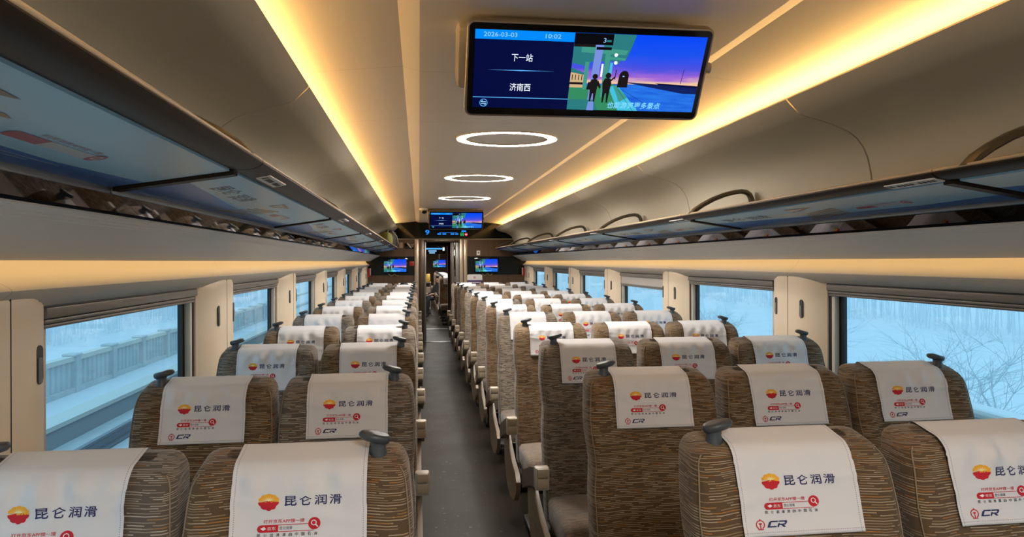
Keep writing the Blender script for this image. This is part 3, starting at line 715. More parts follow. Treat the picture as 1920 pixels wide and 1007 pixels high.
def cover_mesh(var):
    rnd = random.Random(100 + var); off = .005
    # centre line of the cloth from the front hem up over the top and down the back, in (y, z)
    hem = 1.011 + rnd.uniform(-.004, .004); path = []; z = hem
    zs = [hem + (1.172 - hem) * i / 16 for i in range(17)]
    for z in zs: path.append((yf(z) - off - .003, z))
    y0, z0 = path[-1]; yb = yf(1.18) + .108 + off
    for i in range(1, 7):
        a = i / 6 * pi / 2; path.append((y0 + .030 * (1 - cos(a)), z0 + (ZT + off - z0) * sin(a)))
    ys = path[-1][0]
    for i in range(1, 5): path.append((ys + (yb - .026 - ys) * i / 4, ZT + off))
    for i in range(1, 6):
        a = i / 5 * pi / 2; path.append((yb - .026 + .026 * sin(a), ZT + off - .026 * (1 - cos(a))))
    for i in range(1, 6): path.append((yb + i * .006 * SL * -1 + .002, ZT + off - .026 - i * .03))
    d = [0.]
    for p, q in zip(path[:-1], path[1:]): d.append(d[-1] + sqrt((p[0] - q[0]) ** 2 + (p[1] - q[1]) ** 2))
    top = d[16]
    amp = (.0045, .0115, .0150, .0075)[var]; ph = [rnd.uniform(0, 6.28) for _ in range(6)]; fq = [rnd.uniform(60, 85), rnd.uniform(95, 140), rnd.uniform(28, 40)]
    skew = rnd.uniform(-.010, .006)
    def P(x, v, lift=0.):
        v = max(0., min(d[-1], v)); i = 0
        while i < len(d) - 2 and d[i + 1] < v: i += 1
        f = (v - d[i]) / (d[i + 1] - d[i]); y = path[i][0] + f * (path[i + 1][0] - path[i][0]); z = path[i][1] + f * (path[i + 1][1] - path[i][1])
        j = min(i + 1, len(path) - 1); t = Vector((path[j][0] - path[i][0], path[j][1] - path[i][1])).normalized(); n = Vector((-t.y, t.x))
        e = v - top
        if e < 0: g = exp(-(e / .055) ** 2) + .10
        else: g = exp(-(e / .030) ** 2) + .04
        wv = (.5 + .5 * sin(x * fq[0] + ph[0] + e * 18)) * (.6 + .4 * sin(x * 31 + ph[1])) + .45 * (.5 + .5 * sin(x * fq[1] + ph[2] - e * 25)) + .5 * (.5 + .5 * sin(x * fq[2] + ph[3] + e * 9))
        q = amp * g * wv + (.0035 * (1 - v / .03) * (.5 + .5 * sin(x * 55 + ph[4])) if v < .03 else 0) + (front_bulge(x, z) * .8 if e < 0 else 0)
        if e < 0: q += .0022 * exp(-((e + .075 + .20 * x * (1 if var % 2 else -1)) / .010) ** 2)
        q += lift
        yy = y + n.x * q; return (x + skew * (v - top) * .4 + (.001 if v < .1 else 0), yy, shear(yy, z + n.y * q))
    b = MB(); nx = 44; Wd = .139; vs = []; uv = []
    nv = [top * i / 26 for i in range(26)] + d[16:]
    for v in nv:
        for i in range(nx + 1):
            x = -Wd + 2 * Wd * i / nx; vs.append(P(x, v)); uv.append((x, v))
    fs = [(j * (nx + 1) + i, j * (nx + 1) + i + 1, (j + 1) * (nx + 1) + i + 1, (j + 1) * (nx + 1) + i) for j in range(len(nv) - 1) for i in range(nx)]
    # a thin hem gives the cloth its thickness
    n0 = len(vs); vb = [(x, y + .0012, z) for x, y, z in [P(-Wd + 2 * Wd * i / nx, 0, -.0012) for i in range(nx + 1)]]
    vs += vb; uv += [(0, .1)] * (nx + 1); fs += [(i, n0 + i, n0 + i + 1, i + 1) for i in range(nx)]
    b.add(vs, fs, 0, uv)
    for i, (pts, f2, mi) in enumerate(CART_FINE):
        b.add([P(p[0], p[1] * .93, .0007 + (.0007 if mi in (4, 6) else 0) + .00001 * i) for p in pts], f2, mi)
    return b
COVM = [M['cloth'], M['navy'], M['red'], M['gold'], M['ray'], M['black_print'], M['white_print']]
def cloth_obj(var, parent=None):
    b = cover_mesh(var); o = b.build('headrest_cover', COVM, parent, recalc=False, uv=True)
    o.data.polygons.foreach_set('use_smooth', [m == 0 for m in b.mi]); o['label'] = 'white printed headrest cover'
    return o
def grab_mesh(s):
    b = MB()
    b.lathe([(.020, -.012), (.019, .0), (.016, .012), (.017, .022)], (0, 0, 0), 16)
    rings = []   # flattened oval head, its long end pointing to the aisle or window
    for z, k in ((.020, .55), (.024, .86), (.031, 1.0), (.037, .98), (.0405, .86), (.041, .5)):
        rings.append([((-.008 * s + .035 * cos(t)) * k, .024 * sin(t) * k, z - .006 * cos(t) * s) for t in [2 * pi * i / 24 for i in range(24)]])
    b.loft(rings); return b
def shell_mesh(s, xo):
    b = MB(); pts = [(-.16, .555), (-.10, .50), (-.12, .36), (-.24, .26), (-.42, .235), (-.60, .27), (-.69, .34), (-.705, .40), (-.66, .435), (-.50, .46), (-.34, .51), (-.24, .55)]
    b.prism(pts, 'x', xo - .012, xo + .012); return b
def cap_mesh(xo):
    b = MB(); b.rbox(xo - .031, xo + .031, -.602, -.555, .632, .729, .008, 2); return b
def arm_mesh(xo):
    b = MB(); rings = []
    for y, zt, zb, hw in ((-.13, .585, .50, .022), (-.25, .628, .545, .023), (-.42, .684, .60, .024), (-.54, .716, .63, .025), (-.572, .722, .635, .025)):
        rings.append([(xo + hw * sx, y, zt if sz > 0 else zb) for sx, sz in ((-1, -1), (1, -1), (1, 1), (-1, 1))])
    b.loft(rings); return b
def make_seat(fab, kind, aisle, var):
    """kind: 'aisle', 'window' or 'middle'; aisle: -1 if the aisle lies towards -x"""
    root = empty('train_seat')
    PM['back_' + fab].copy_to('backrest', root); PM['pipe-1'].copy_to('piping', root.children[0]); PM['pipe1'].copy_to('piping', root.children[0]); PM['cush'].copy_to('seat_cushion', root)
    COVER[var].copy_to('headrest_cover', root)
    PM['ped'].copy_to('pedestal', root)
    if kind != 'middle':
        sx = aisle if kind == 'aisle' else -aisle
        g = PM['grab_%d' % sx].copy_to('grab_handle', root); g.location = (sx * .160, -.072, ZT - .012)
    if kind == 'aisle':
        PM['shell_%d' % aisle].copy_to('side_shell', root); a = PM['arm_%d' % aisle].copy_to('armrest', root)
        PM['cap_%d' % aisle].copy_to('armrest_cap', a)
        for q in (0, 1): p = PM['pad_%d_%d' % (aisle, q)].copy_to('armrest_pad', a)
    return root
class Proto:
    def __init__(s, o): s.o = o; s.used = False
    def copy_to(s, name, parent):
        o = s.o if not s.used else s.o.copy()
        if s.used: COL.objects.link(o)
        s.used = True; o.name = name; o.parent = parent; return o
PM = {}
for k, m in (('a', 'fab_a'), ('b', 'fab_b')): PM['back_' + k] = Proto(backrest_mesh().build('backrest', M[m], smooth=50, uv=True))
PM['pipe-1'] = Proto(piping_mesh(-1).build('piping', M['piping'], smooth=60)); PM['pipe1'] = Proto(piping_mesh(1).build('piping', M['piping'], smooth=60)); PM['cush'] = Proto(cushion_mesh().build('seat_cushion', M['cushion'], smooth=50, uv=True))
COVER = [Proto(cloth_obj(v)) for v in range(4)]
b = MB(); b.rbox(-.20, .20, -.62, -.16, .30, .385, .02); b.box(-.06, .06, -.50, -.25, .04, .31); b.rbox(-.19, .19, -.58, -.18, 0, .045, .012); b.tube([(-.17, -.62, .05), (-.17, -.66, .30)], .012, 8); b.tube([(.17, -.62, .05), (.17, -.66, .30)], .012, 8)
PM['ped'] = Proto(b.build('pedestal', M['dark'], smooth=40))
for s in (-1, 1):
    PM['grab_%d' % s] = Proto(grab_mesh(s).build('grab_handle', M['knob'], smooth=60))
    xo = s * (.305 if s < 0 else .258); PM['shell_%d' % s] = Proto(shell_mesh(s, xo + (.02 if s < 0 else -.01)).build('side_shell', M['side_shell'], smooth=40)); PM['arm_%d' % s] = Proto(arm_mesh(xo).build('armrest', M['arm_dark'], smooth=40)); PM['cap_%d' % s] = Proto(cap_mesh(xo).build('armrest_cap', M['beige_plastic'], smooth=40))
    for q, (z0, z1) in enumerate(((.690, .727), (.643, .686))):
        b = MB(); b.rbox(xo - .024, xo + .026, -.615, -.598, z0, z1, .005, 2); PM['pad_%d_%d' % (s, q)] = Proto(b.build('armrest_pad', M['button'], smooth=40))
POS = {'left window': (-1.252, 'window', 1), 'left aisle': (-.790, 'aisle', 1), 'right aisle': (.272, 'aisle', -1), 'right middle': (.777, 'middle', -1), 'right window': (1.268, 'window', -1)}
vr = random.Random(5)
for k in range(13):
    for nm, (x, kind, ai) in POS.items():
        if k == 0 and nm == 'right window': continue
        if kind == 'window': var = (1, 2)[(k + (1 if ai > 0 else 0)) % 2]
        elif nm == 'right middle': var = (2, 0, 1, 3)[k % 4] if k else 2
        else: var = (0, 3)[k % 2] if k else (1 if ai > 0 else 0)
        fab = 'b' if k % 2 == 0 and k and x > 0 and kind == 'aisle' else ('a' if x > 0 else ('b' if (k + (kind == 'window')) % 2 else 'a'))
        r = make_seat(fab, kind, ai, var)
        if x < 0: r.scale = (.957, 1, 1)
        r.location = (x, 1.636 + .98 * k, 0); r.rotation_euler = (0, 0, radians(vr.uniform(-.5, .5)))
        side, role = nm.split()
        row = 'row nearest the camera' if k == 0 else ('%s row from the camera' % ORD[k] if k < 12 else 'last row before end wall')
        tag(r, 'striped brown %s seat with white cover, %s, %s of aisle' % (role, row, side), 'seat', 'train seats %s of the aisle' % side)

# ------------------------------------------------------------------ far end wall
b = MB()
b.box(-1.68, -.64, YE, YE + .08, 0, 2.05, 0); b.box(.40, 1.68, YE, YE + .08, 0, 2.05, 0); b.box(-.64, .40, YE, YE + .08, 1.985, 2.05, 0)
b.box(-1.68, 1.68, YE, YE + .08, 2.05, 2.46, 1); b.box(-1.68, -.64, YE - .012, YE, 1.335, 1.70, 1); b.box(.40, 1.68, YE - .012, YE, 1.335, 1.70, 1)
ew = struct(b.build('wall_far', [M['wood'], M['endblack']]), 'walnut end wall with black screen bands and black header')
b = MB(); b.rbox(-1.40, 1.40, YE - .025, YE, 2.034, 2.056, .006); struct(b.build('trim_90', M['rack_edge'], smooth=40), 'thin champagne trim under the black header')
# angled black header panel with facets
b = MB()
b.add([(-.93, YE - .03, 2.36), (.93, YE - .03, 2.36), (.42, YE - .10, 2.06), (-.62, YE - .10, 2.06), (-.93, YE, 2.37), (.93, YE, 2.37), (.42, YE, 2.05), (-.62, YE, 2.05)],
      [(0, 1, 2, 3), (4, 5, 6, 7), (0, 1, 5, 4), (1, 2, 6, 5), (2, 3, 7, 6), (3, 0, 4, 7)])
b.add([(-.93, YE - .03, 2.36), (-.62, YE - .10, 2.06), (-1.30, YE - .004, 2.06), (-1.10, YE - .004, 2.27)], [(0, 1, 2, 3)]); b.add([(.93, YE - .03, 2.36), (1.10, YE - .004, 2.27), (1.34, YE - .004, 2.06), (.42, YE - .10, 2.06)], [(0, 1, 2, 3)])
hd = tag(b.build('header_display', M['endblack']), 'glossy black header panel with blue coach number above the end door', 'display')
a = Art(); a.text('9', -.43, -.345, 2.125, 2.225, 'blu', .02)
a.rect(-.16, .20, 2.168, 2.174, 'blu'); 
for u0_, u1_ in ((-.19, -.12), (-.09, -.02), (.07, .14), (.16, .22)): a.rect(u0_, u0_ + .032, 2.128, 2.155, 'blu'); a.rect(u0_ + .036, u1_, 2.128, 2.155, 'blu')
a.rect(.285, .375, 2.185, 2.215, 'blu'); 
for u in (.275, .315): a.disc(u, 2.165, .010, 'grn', 10); a.rect(u - .010, u + .010, 2.105, 2.152, 'grn')
a.disc(.375, 2.135, .032, 'redl', 18); a.rect(.355, .395, 2.130, 2.140, 'txt')
d = MB()
def hy(z): return YE - .10 + (z - 2.06) / .30 * .07
for i, (pts, fs, m) in enumerate(a.items): d.add([(p[0], hy(p[1]) - .002 - .0003 * i, p[1]) for p in pts], fs, SCN.index(m))
d.build('sign_lettering', [SC[k] for k in SCN], hd, recalc=False)['label'] = 'lit blue number 9, route text, green and red lavatory signs'
# door
dr = empty('door_1', (-.12, YE, 0)); dr['label'] = 'end doorway with sliding glass door standing open'; struct(dr)
def dbox(name, x0, x1, y0, y1, z0, z1, m, par=dr, r=.004):
    b = MB(); b.rbox(x0 + .12, x1 + .12, y0, y1, z0, z1, r, 2); return b.build(name, m, par, smooth=40)
dbox('post', -.640, -.560, -.05, .09, 0, 2.04, M['post_light']); dbox('post', -.558, -.452, -.03, .09, 0, 2.04, M['post_dark']); dbox('frame', -.450, -.412, -.02, .09, 0, 2.02, M['post_grey'])
dbox('post', .250, .318, -.05, .09, 0, 2.04, M['post_light']); dbox('post', .332, .398, -.04, .09, 0, 2.04, M['post_light']); dbox('frame', .318, .332, -.01, .09, 0, 2.0, M['post_dark'])
dbox('lintel', -.452, .250, -.02, .09, 1.985, 2.035, M['post_dark'])
lf = dbox('sliding_leaf', .068, .105, .03, .06, .02, 1.985, M['post_dark']); dbox('leaf_stile', .105, .135, .035, .058, .02, 1.985, M['post_grey'], lf)
dbox('leaf_stile', .170, .252, .035, .058, .02, 1.985, M['post_grey'], lf); dbox('leaf_rail', .135, .170, .035, .058, 1.86, 1.985, M['post_grey'], lf); dbox('handle', .148, .160, .0, .035, .7, 1.3, M['post_light'], lf)
dbox('leaf_glass', .135, .170, .044, .050, .02, 1.86, M['tvblack'], lf, .001)
dbox('threshold', -.45, .25, -.06, .12, 0, .008, M['sill'], dr, .002)
# things on the end wall
def wall_screen(x0, x1, z0, z1, label):
    root = empty('wall_screen', ((x0 + x1) / 2, YE - .014, (z0 + z1) / 2), (pi / 2, 0, 0), label=label, cat='screen', group='small screens on the end wall')
    W, H = x1 - x0, z1 - z0
    b = MB(); b.rbox(-W / 2 - .025, W / 2 + .025, -H / 2 - .025, H / 2 + .025, -.012, .014, .006); b.build('bezel', M['tvblack'], root, smooth=40)
    a = Art(); video_art(a, -W / 2, W / 2, -H / 2, H / 2); d = MB(); put_art(d, a, -W / 2, W / 2, -H / 2, H / 2, .0148); d.build('display_picture', [SC[k] for k in SCN], root, recalc=False, uv=True)
    return root
wall_screen(-1.235, -.800, 1.40, 1.645, 'small blue lit screen on the end wall, left of the door')
wall_screen(.565, 1.005, 1.395, 1.645, 'small blue lit screen on the end wall, right of the door')
for x, sd in ((-1.05, 'left'), (.80, 'right')):
    b = MB(); b.tube([(x + .17 * (i / 10 - .5) * 1.2, YE - .03, 1.335 + .018 * sin(i * 1.15 + (1 if sd == 'left' else 2))) for i in range(11)], .006, 6)
    tag(b.build('cable', M['cable'], smooth=60), 'short wavy tan cable below the end wall screen on the %s' % sd, 'cable')
def plate(name, x0, x1, z0, z1, m, label, cat, th=.012):
    b = MB(); b.rbox(x0, x1, YE - th, YE - .0005, z0, z1, .003, 2); return tag(b.build(name, m, smooth=40), label, cat)
sw = plate('light_switch', .590, .660, 1.722, 1.815, M['white'], 'white square switch plate on the wood right of the door', 'switch')
b = MB(); b.rbox(.612, .640, YE - .018, YE - .012, 1.758, 1.785, .003); b.build('rocker', M['hook'], sw)
plate('notice', -.940, -.868, 1.868, 1.975, mat('cream notice', (.45, .30, .20), .5), 'small pale notice on the wood at the left of the dark picture', 'notice')
p = plate('framed_picture', -.835, -.648, 1.855, 1.965, M['tvblack'], 'dark framed picture on the wood, left of the door', 'picture', .018)
b = MB(); b.add([(-.79, YE - .0185, 1.96), (-.755, YE - .0185, 1.96), (-.69, YE - .0185, 1.868), (-.72, YE - .0185, 1.868)], [(0, 1, 2, 3)]); b.add([(-.745, YE - .0185, 1.955), (-.66, YE - .0185, 1.955), (-.66, YE - .0185, 1.88), (-.685, YE - .0185, 1.88)], [(0, 1, 2, 3)], 1); b.build('picture_print', [mat('print cream', (.6, .48, .36), .5), mat('print brown', (.14, .10, .07), .5)], p, recalc=False)
ac = plate('alarm_box', -.740, -.650, 1.515, 1.600, M['redp'], 'small red alarm box right of the left wall screen', 'alarm', .02)
b = MB(); b.rbox(-.720, -.670, YE - .024, YE - .02, 1.54, 1.575, .002); b.build('alarm_cover', mat('alarm dark red', (.3, .01, .01), .3), ac)
nb = empty('notice_board', (.545, YE - .02, 1.10), label='white and purple notice standing against the end wall beside the door', cat='notice')
b = MB(); b.prism(rrect(-.155, .155, 0, .24, .04), 'y', -.012, .012); b.build('board', M['white'], nb)
b = MB(); b.box(-.155, .155, -.0135, -.0125, .03, .125); b.build('purple_band', mat('purple band', (.07, .03, .16), .5), nb)
a = Art(); a.ring(0, .18, .014, .022, 0); a.rect(-.004, .004, .165, .19, 0); [a.rect(-.125 + .021 * q, -.111 + .021 * q, .068, .090, 1) for q in range(12)]
b = MB()
for pts, fs, m in a.items: b.add([(q[0], -.0145, q[1]) for q in pts], fs, m)
b.build('board_print', [M['redp'], M['white']], nb, recalc=False)
for s in (-1, 1):
    h = empty('emergency_hammer', (s * 1.515, YE - .12, 1.30), label='red emergency hammer holder on the %s wall at the far corner' % ('left' if s < 0 else 'right'), cat='hammer')
    b = MB(); b.rbox(-.018, .018, -.03, .03, 0, .17, .006); b.build('holder', M['redp'], h, smooth=40)
    b = MB(); b.tube([(-s * .022, 0, .03), (-s * .022, 0, .17)], .009, 8); b.tube([(-s * .022, -.03, .165), (-s * .022, .03, .165)], .008, 8); b.build('hammer_body', M['white'], h, smooth=50)

# bags on the left rack
bg = empty('tote_bag', (-1.12, 12.50, 1.876), label='yellow-green bag lying on the far left luggage rack', cat='bag')
b = MB(); rings = []
for z, hx, hy in ((0, .10, .20), (.05, .125, .23), (.14, .12, .22), (.20, .10, .18), (.225, .06, .12)): rings.append([(hx * cos(t) * (1 + .05 * sin(3 * t)), hy * sin(t), z) for t in [2 * pi * i / 20 for i in range(20)]])
b.loft(rings); b.build('body', mat('green bag cloth', (.20, .19, .02), .7), bg, smooth=60)
b = MB(); b.tube([(.03, -.1, .21), (.05, -.06, .26), (.05, .06, .26), (.03, .1, .21)], .008, 6); b.build('handle', M['hook'], bg, smooth=60)
bk = empty('backpack', (-1.08, 13.25, 1.876), label='dark backpack with dangling straps on the far left rack beside the green bag', cat='bag')
b = MB(); rings = []
for z, hx, hy in ((0, .11, .16), (.06, .14, .19), (.16, .14, .19), (.25, .11, .15), (.29, .05, .08)): rings.append([(hx * cos(t), hy * sin(t), z) for t in [2 * pi * i / 18 for i in range(18)]])
b.loft(rings); b.build('body', mat('dark bag cloth', (.03, .022, .02), .7), bk, smooth=60)
for q in range(2):
    b = MB(); b.tube([(.05, -.12 + q * .16, .27), (.13, -.10 + q * .16, .18), (.155, -.06 + q * .14, .05), (.12, .02 + q * .1, .02)], .009, 6); b.build('strap', mat('pale strap', (.22, .19, .15), .6), bk, smooth=60)

# ------------------------------------------------------------------ vestibule and the next coach through the door
YV = 17.1
for s, x, nm in ((-1, -.78, 'vestibule_left'), (1, .62, 'vestibule_right')):
    b = MB(); b.box(*sorted((x, x + s * .06)), YE + .09, YV, 0, 2.1); struct(b.build('wall_%s' % nm, M['grey_dark']), 'dark vestibule wall past the end door')
b = MB(); b.box(-.9, .8, YE + .08, YV, 2.06, 2.12); struct(b.build('ceiling_vestibule', M['grey_dark']), 'dark vestibule ceiling past the end door')
b = MB(); b.box(-1.6, -.47, YV, YV + .08, 0, 2.4); b.box(.12, 1.6, YV, YV + .08, 0, 2.4); b.box(-.47, .12, YV, YV + .08, 1.96, 2.4); struct(b.build('wall_vestibule_far', M['wood']), 'walnut wall of the next coach around its doorway')
b = MB(); b.box(-.5, .16, YV - .08, YV + .15, 0.0, .010); struct(b.build('trim_91', M['sill']), 'metal threshold of the next coach')
for s in (-1, 1):
    b = MB(); b.box(*sorted((s * 1.53, s * 1.6)), YV + .08, 34, 0, 2.4); struct(b.build('wall_next_%s' % ('left' if s < 0 else 'right'), M['pillar']), 'side wall of the next coach')
b = MB(); b.box(-1.6, 1.6, YV + .08, 34, 2.37, 2.44); struct(b.build('ceiling_next', M['ceil']), 'ceiling of the next coach')
b = MB(); b.box(-1.6, 1.6, 34, 34.1, 0, 2.44); struct(b.build('wall_next_far', M['wood']), 'end wall of the next coach')
for i, y in enumerate((19.2, 22.2, 25.2, 28.2)):  # unseen lamps, added to light what shows of the next coach
    o = copy_tree(rp); o.location = (0, y, 2.3695); tag(o, 'unseen ring lamp added to light the next coach, %s beyond the doorway' % ORD[i], 'ceiling lamp', 'lamps added to light the next coach')
b = MB(); b.box(-.45, .10, 18.05, 18.12, 1.78, 1.97); nd = tag(b.build('header_display', M['endblack']), 'dark display with pale blue lettering seen through the end doorway', 'display')
a = Art(); a.rect(-.40, .02, 1.90, 1.935, 'line'); a.rect(-.32, -.12, 1.845, 1.875, 'ltxt'); a.rect(-.30, -.16, 1.80, 1.825, 'ltxt'); a.rect(.03, .08, 1.87, 1.95, 'txt')
d = MB()
for i, (pts, fs, m) in enumerate(a.items): d.add([(p[0], 18.048 - .0005 * i, p[1]) for p in pts], fs, SCN.index(m))
d.build('display_picture', [SC[k] for k in SCN], nd, recalc=False)
b = MB(); b.tube([(-.40, 18.08, 1.97), (-.40, 18.08, 2.37)], .015, 8); b.tube([(.05, 18.08, 1.97), (.05, 18.08, 2.37)], .015, 8); b.build('hanger', M['post_grey'], nd)
root = empty('wall_screen', (.22, 27.9, 1.52), (pi / 2, 0, 0), label='blue lit screen far inside the next coach, seen through the doorway', cat='screen')
b = MB(); b.rbox(-.27, .27, -.17, .17, -.03, .012, .006); b.build('bezel', M['tvblack'], root)
a = Art(); video_art(a, -.24, .24, -.14, .14); d = MB(); put_art(d, a, -.24, .24, -.14, .14, .0128); d.build('display_picture', [SC[k] for k in SCN], root, recalc=False, uv=True)
b = MB(); b.tube([(0, .17, -.01), (0, .85, -.01)], .02, 8); b.build('hanger', M['post_grey'], root)
for i in range(9):
    for nm in ('right aisle', 'right middle'):
        if nm == 'right middle' and i < 3: continue
        x, kind, ai = POS[nm]; r = make_seat('ab'[i % 2], kind, ai, (0, 3, 1)[i % 3]); r.location = (x - .06, 18.9 + .98 * i, 0)
        tag(r, 'brown striped %s seat of the next coach, %s row beyond the doorway' % (kind, ORD[i]), 'seat', 'seats of the next coach')
tr = empty('service_trolley', (-.36, 22.6, 0), label='snack trolley with yellow goods in the next coach aisle', cat='trolley')
b = MB()
for x in (-.16, .16):
    for y in (-.3, .3): b.tube([(x, y, .10), (x, y, .95)], .012, 8)
b.build('frame', M['rail'], tr)
for z in (.14, .48): b = MB(); b.rbox(-.17, .17, -.32, .32, z, z + .02, .004); b.build('shelf', M['rail'], tr)
b = MB(); b.rbox(-.155, .155, -.30, .30, .50, .80, .01); b.build('drawer_box', M['beige_plastic'], tr)
b = MB(); b.rbox(-.17, .17, -.32, .32, .93, .96, .006); b.build('top_tray', M['rail'], tr)
for x in (-.14, .14):
    for y in (-.28, .28): b = MB(); b.tube([(x - .012, y, .05), (x + .012, y, .05)], .05, 14); b.build('wheel', M['dark'], tr, smooth=40)
for i in range(7):
    b = MB(); x, y = (-.10, .02, .10)[i % 3], -.24 + .08 * i; h = .20 + .05 * (i % 2); b.rbox(-.05, .05, -.035, .035, 0, h, .015)
    o = b.build('snack_packet', mat('yellow packet', (.62, .40, .06), .4) if i % 3 else mat('cream packet', (.7, .58, .42), .4), smooth=40); o.location = (-.36 + x, 22.6 + y, .962)
    tag(o, 'snack packet standing on the trolley in the next coach', 'packet', 'snack packets on the trolley')

# ------------------------------------------------------------------ people
def person(name, loc, rotz, J, mats, zneck, label, hair=True):
    """one skinned body: J maps joints to (x, y, z, radius)"""
    names = list(J); me = bpy.data.meshes.new('body')
    E = [('pelvis', 'belly'), ('belly', 'chest'), ('chest', 'neck'), ('neck', 'jaw'), ('jaw', 'skull'), ('skull', 'crown')]
    for q in 'lr': E += [('pelvis', 'hip' + q), ('hip' + q, 'knee' + q), ('knee' + q, 'ankle' + q), ('ankle' + q, 'toe' + q), ('chest', 'sho' + q), ('sho' + q, 'elb' + q), ('elb' + q, 'wri' + q), ('wri' + q, 'palm' + q)]
    fing = []
    for q in 'lr':
        px, py, pz, _ = J['palm' + q]; wx, wy, wz, _ = J['wri' + q]; dv = Vector((px - wx, py - wy, pz - wz)).normalized(); sd = Vector((1, 0, 0))
        for i, ln in enumerate((.030, .060, .068, .062, .048)):
            n1, n2 = 'f%s%da' % (q, i), 'f%s%db' % (q, i); o = sd * ((i - 2) * .020); base = Vector((px, py, pz)) + dv * (.0 if i == 0 else .035) + o
            J[n1] = (*base, .009); tip = base + dv * ln * .8 + Vector((0, 0, -.02)) + (sd * -.02 if i == 0 else Vector()); J[n2] = (*tip, .007); E += [('palm' + q, n1), (n1, n2)]
    names = list(J); idx = {n: i for i, n in enumerate(names)}
    me.from_pydata([J[n][:3] for n in names], [(idx[a], idx[b_]) for a, b_ in E], [])
    o = bpy.data.objects.new('tmp', me); COL.objects.link(o)
    md = o.modifiers.new('s', 'SKIN'); md.use_smooth_shade = True
    for i, n in enumerate(names):
        r = J[n][3]; v = me.skin_vertices[0].data[i]; v.radius = (r, r); v.use_root = (n == 'pelvis')
    ss = o.modifiers.new('u', 'SUBSURF'); ss.levels = 1; ss.render_levels = 1
    dg = bpy.context.evaluated_depsgraph_get(); nm = bpy.data.meshes.new_from_object(o.evaluated_get(dg)); bpy.data.objects.remove(o)
    nm.materials.clear()
    for m in mats: nm.materials.append(m)
    wr = [Vector(J['wri' + q][:3]) for q in 'lr']; pl = [Vector(J['palm' + q][:3]) for q in 'lr']; pz = J['pelvis'][2]
    for f in nm.polygons:
        c = f.center; f.use_smooth = True
        if c.z > zneck: f.material_index = 0
        elif any((c - p_).length < .075 for p_ in pl): f.material_index = 0
        elif c.z < .10: f.material_index = 3
        elif c.z < pz + .03 : f.material_index = 2
        else: f.material_index = 1
    root = empty(name, loc, (0, 0, rotz), label=label, cat='person')
    bo = bpy.data.objects.new('body', nm); COL.objects.link(bo); bo.parent = root
    # face and hair
    sx, sy, sz, sr = J['skull']; b = MB()
    for ex in (-.032, .032): b.lathe([(.002, -.010), (.010, -.006), (.011, 0), (.010, .006), (.002, .010)], (sx + ex, sy - sr * .93, sz - .005), 10, mi=0)
    b.rbox(sx - .011, sx + .011, sy - sr - .016, sy - sr + .02, sz - .045, sz - .012, .006, 2, 1); b.rbox(sx - .022, sx + .022, sy - sr * .93, sy - sr * .8, sz - .072, sz - .060, .004, 1, 2)
    for ex in (-1, 1): b.lathe([(.004, -.028), (.014, -.02), (.016, 0), (.014, .02), (.004, .03)], (sx + ex * sr * .98, sy + .01, sz - .02), 10, .6, 1., 1)
    b.build('face', [M['tvblack'], mats[0], M['redp']], bo, smooth=60)
    h = MB(); rings = []
    for k in range(9):
        t = k / 8 * pi * .62; rr = (sr + .020) * sin(t); zz = sz + .020 + (sr + .030) * cos(t)
        rings.append([(sx + rr * cos(a_) * 1.0, sy + .018 + rr * sin(a_) * (1.0 if sin(a_) > 0 else (.95 if t < 1.0 else .55)) * 1.12, zz) for a_ in [2 * pi * i / 20 for i in range(20)]])
    rings[0] = [(p[0] * .0 + sx + .004 * cos(i), p[1] * 0 + sy + .018 + .004 * sin(i), rings[0][0][2]) for i, p in enumerate(rings[0])]
    h.loft(rings, cap=True); h.build('hair', mat('black hair', (.008, .007, .007), .5), bo, smooth=70)
    return root
skin = mat('skin', (.42, .26, .19), .55); dk = mat('black jacket', (.012, .011, .016), .8); jn = mat('dark trousers', (.012, .013, .022), .8); sh = mat('dark shoes', (.01, .009, .009), .4); nv = mat('navy jacket', (.02, .025, .05), .8)
def seated(dz=0., lean=0.):
    J = dict(pelvis=(0, -.46, .63 + dz, .13), belly=(0, -.45, .74 + dz, .125), chest=(0, -.41 + lean, .88 + dz, .135), neck=(0, -.37 + lean, 1.0 + dz, .055), jaw=(0, -.385 + lean, 1.055 + dz, .062), skull=(0, -.37 + lean, 1.10 + dz, .082), crown=(0, -.36 + lean, 1.145 + dz, .066))
    for q, s in (('l', -1), ('r', 1)):
        J['hip' + q] = (s * .10, -.50, .61 + dz, .088); J['knee' + q] = (s * .13, -.86, .56, .062); J['ankle' + q] = (s * .13, -.88, .10, .042); J['toe' + q] = (s * .14, -1.02, .045, .035)
        J['sho' + q] = (s * .165, -.33 + lean, .93 + dz, .058); J['elb' + q] = (s * .20, -.44 + lean, .72 + dz, .046); J['wri' + q] = (s * .13, -.66, .70 + dz, .030); J['palm' + q] = (s * .11, -.73, .70 + dz, .032)
    return J
person('passenger', (-.82, 1.636 + .98 * 12, 0), 0, seated(.0, .06), [skin, nv, jn, sh], 1.02, 'person slouched in the last left aisle seat, only black hair showing')
person('passenger', (.27, 20.9, 0), radians(-50), seated(-.02, 0), [skin, dk, jn, sh], 1.01, 'person in black sitting sideways in the next coach, seen through the doorway')

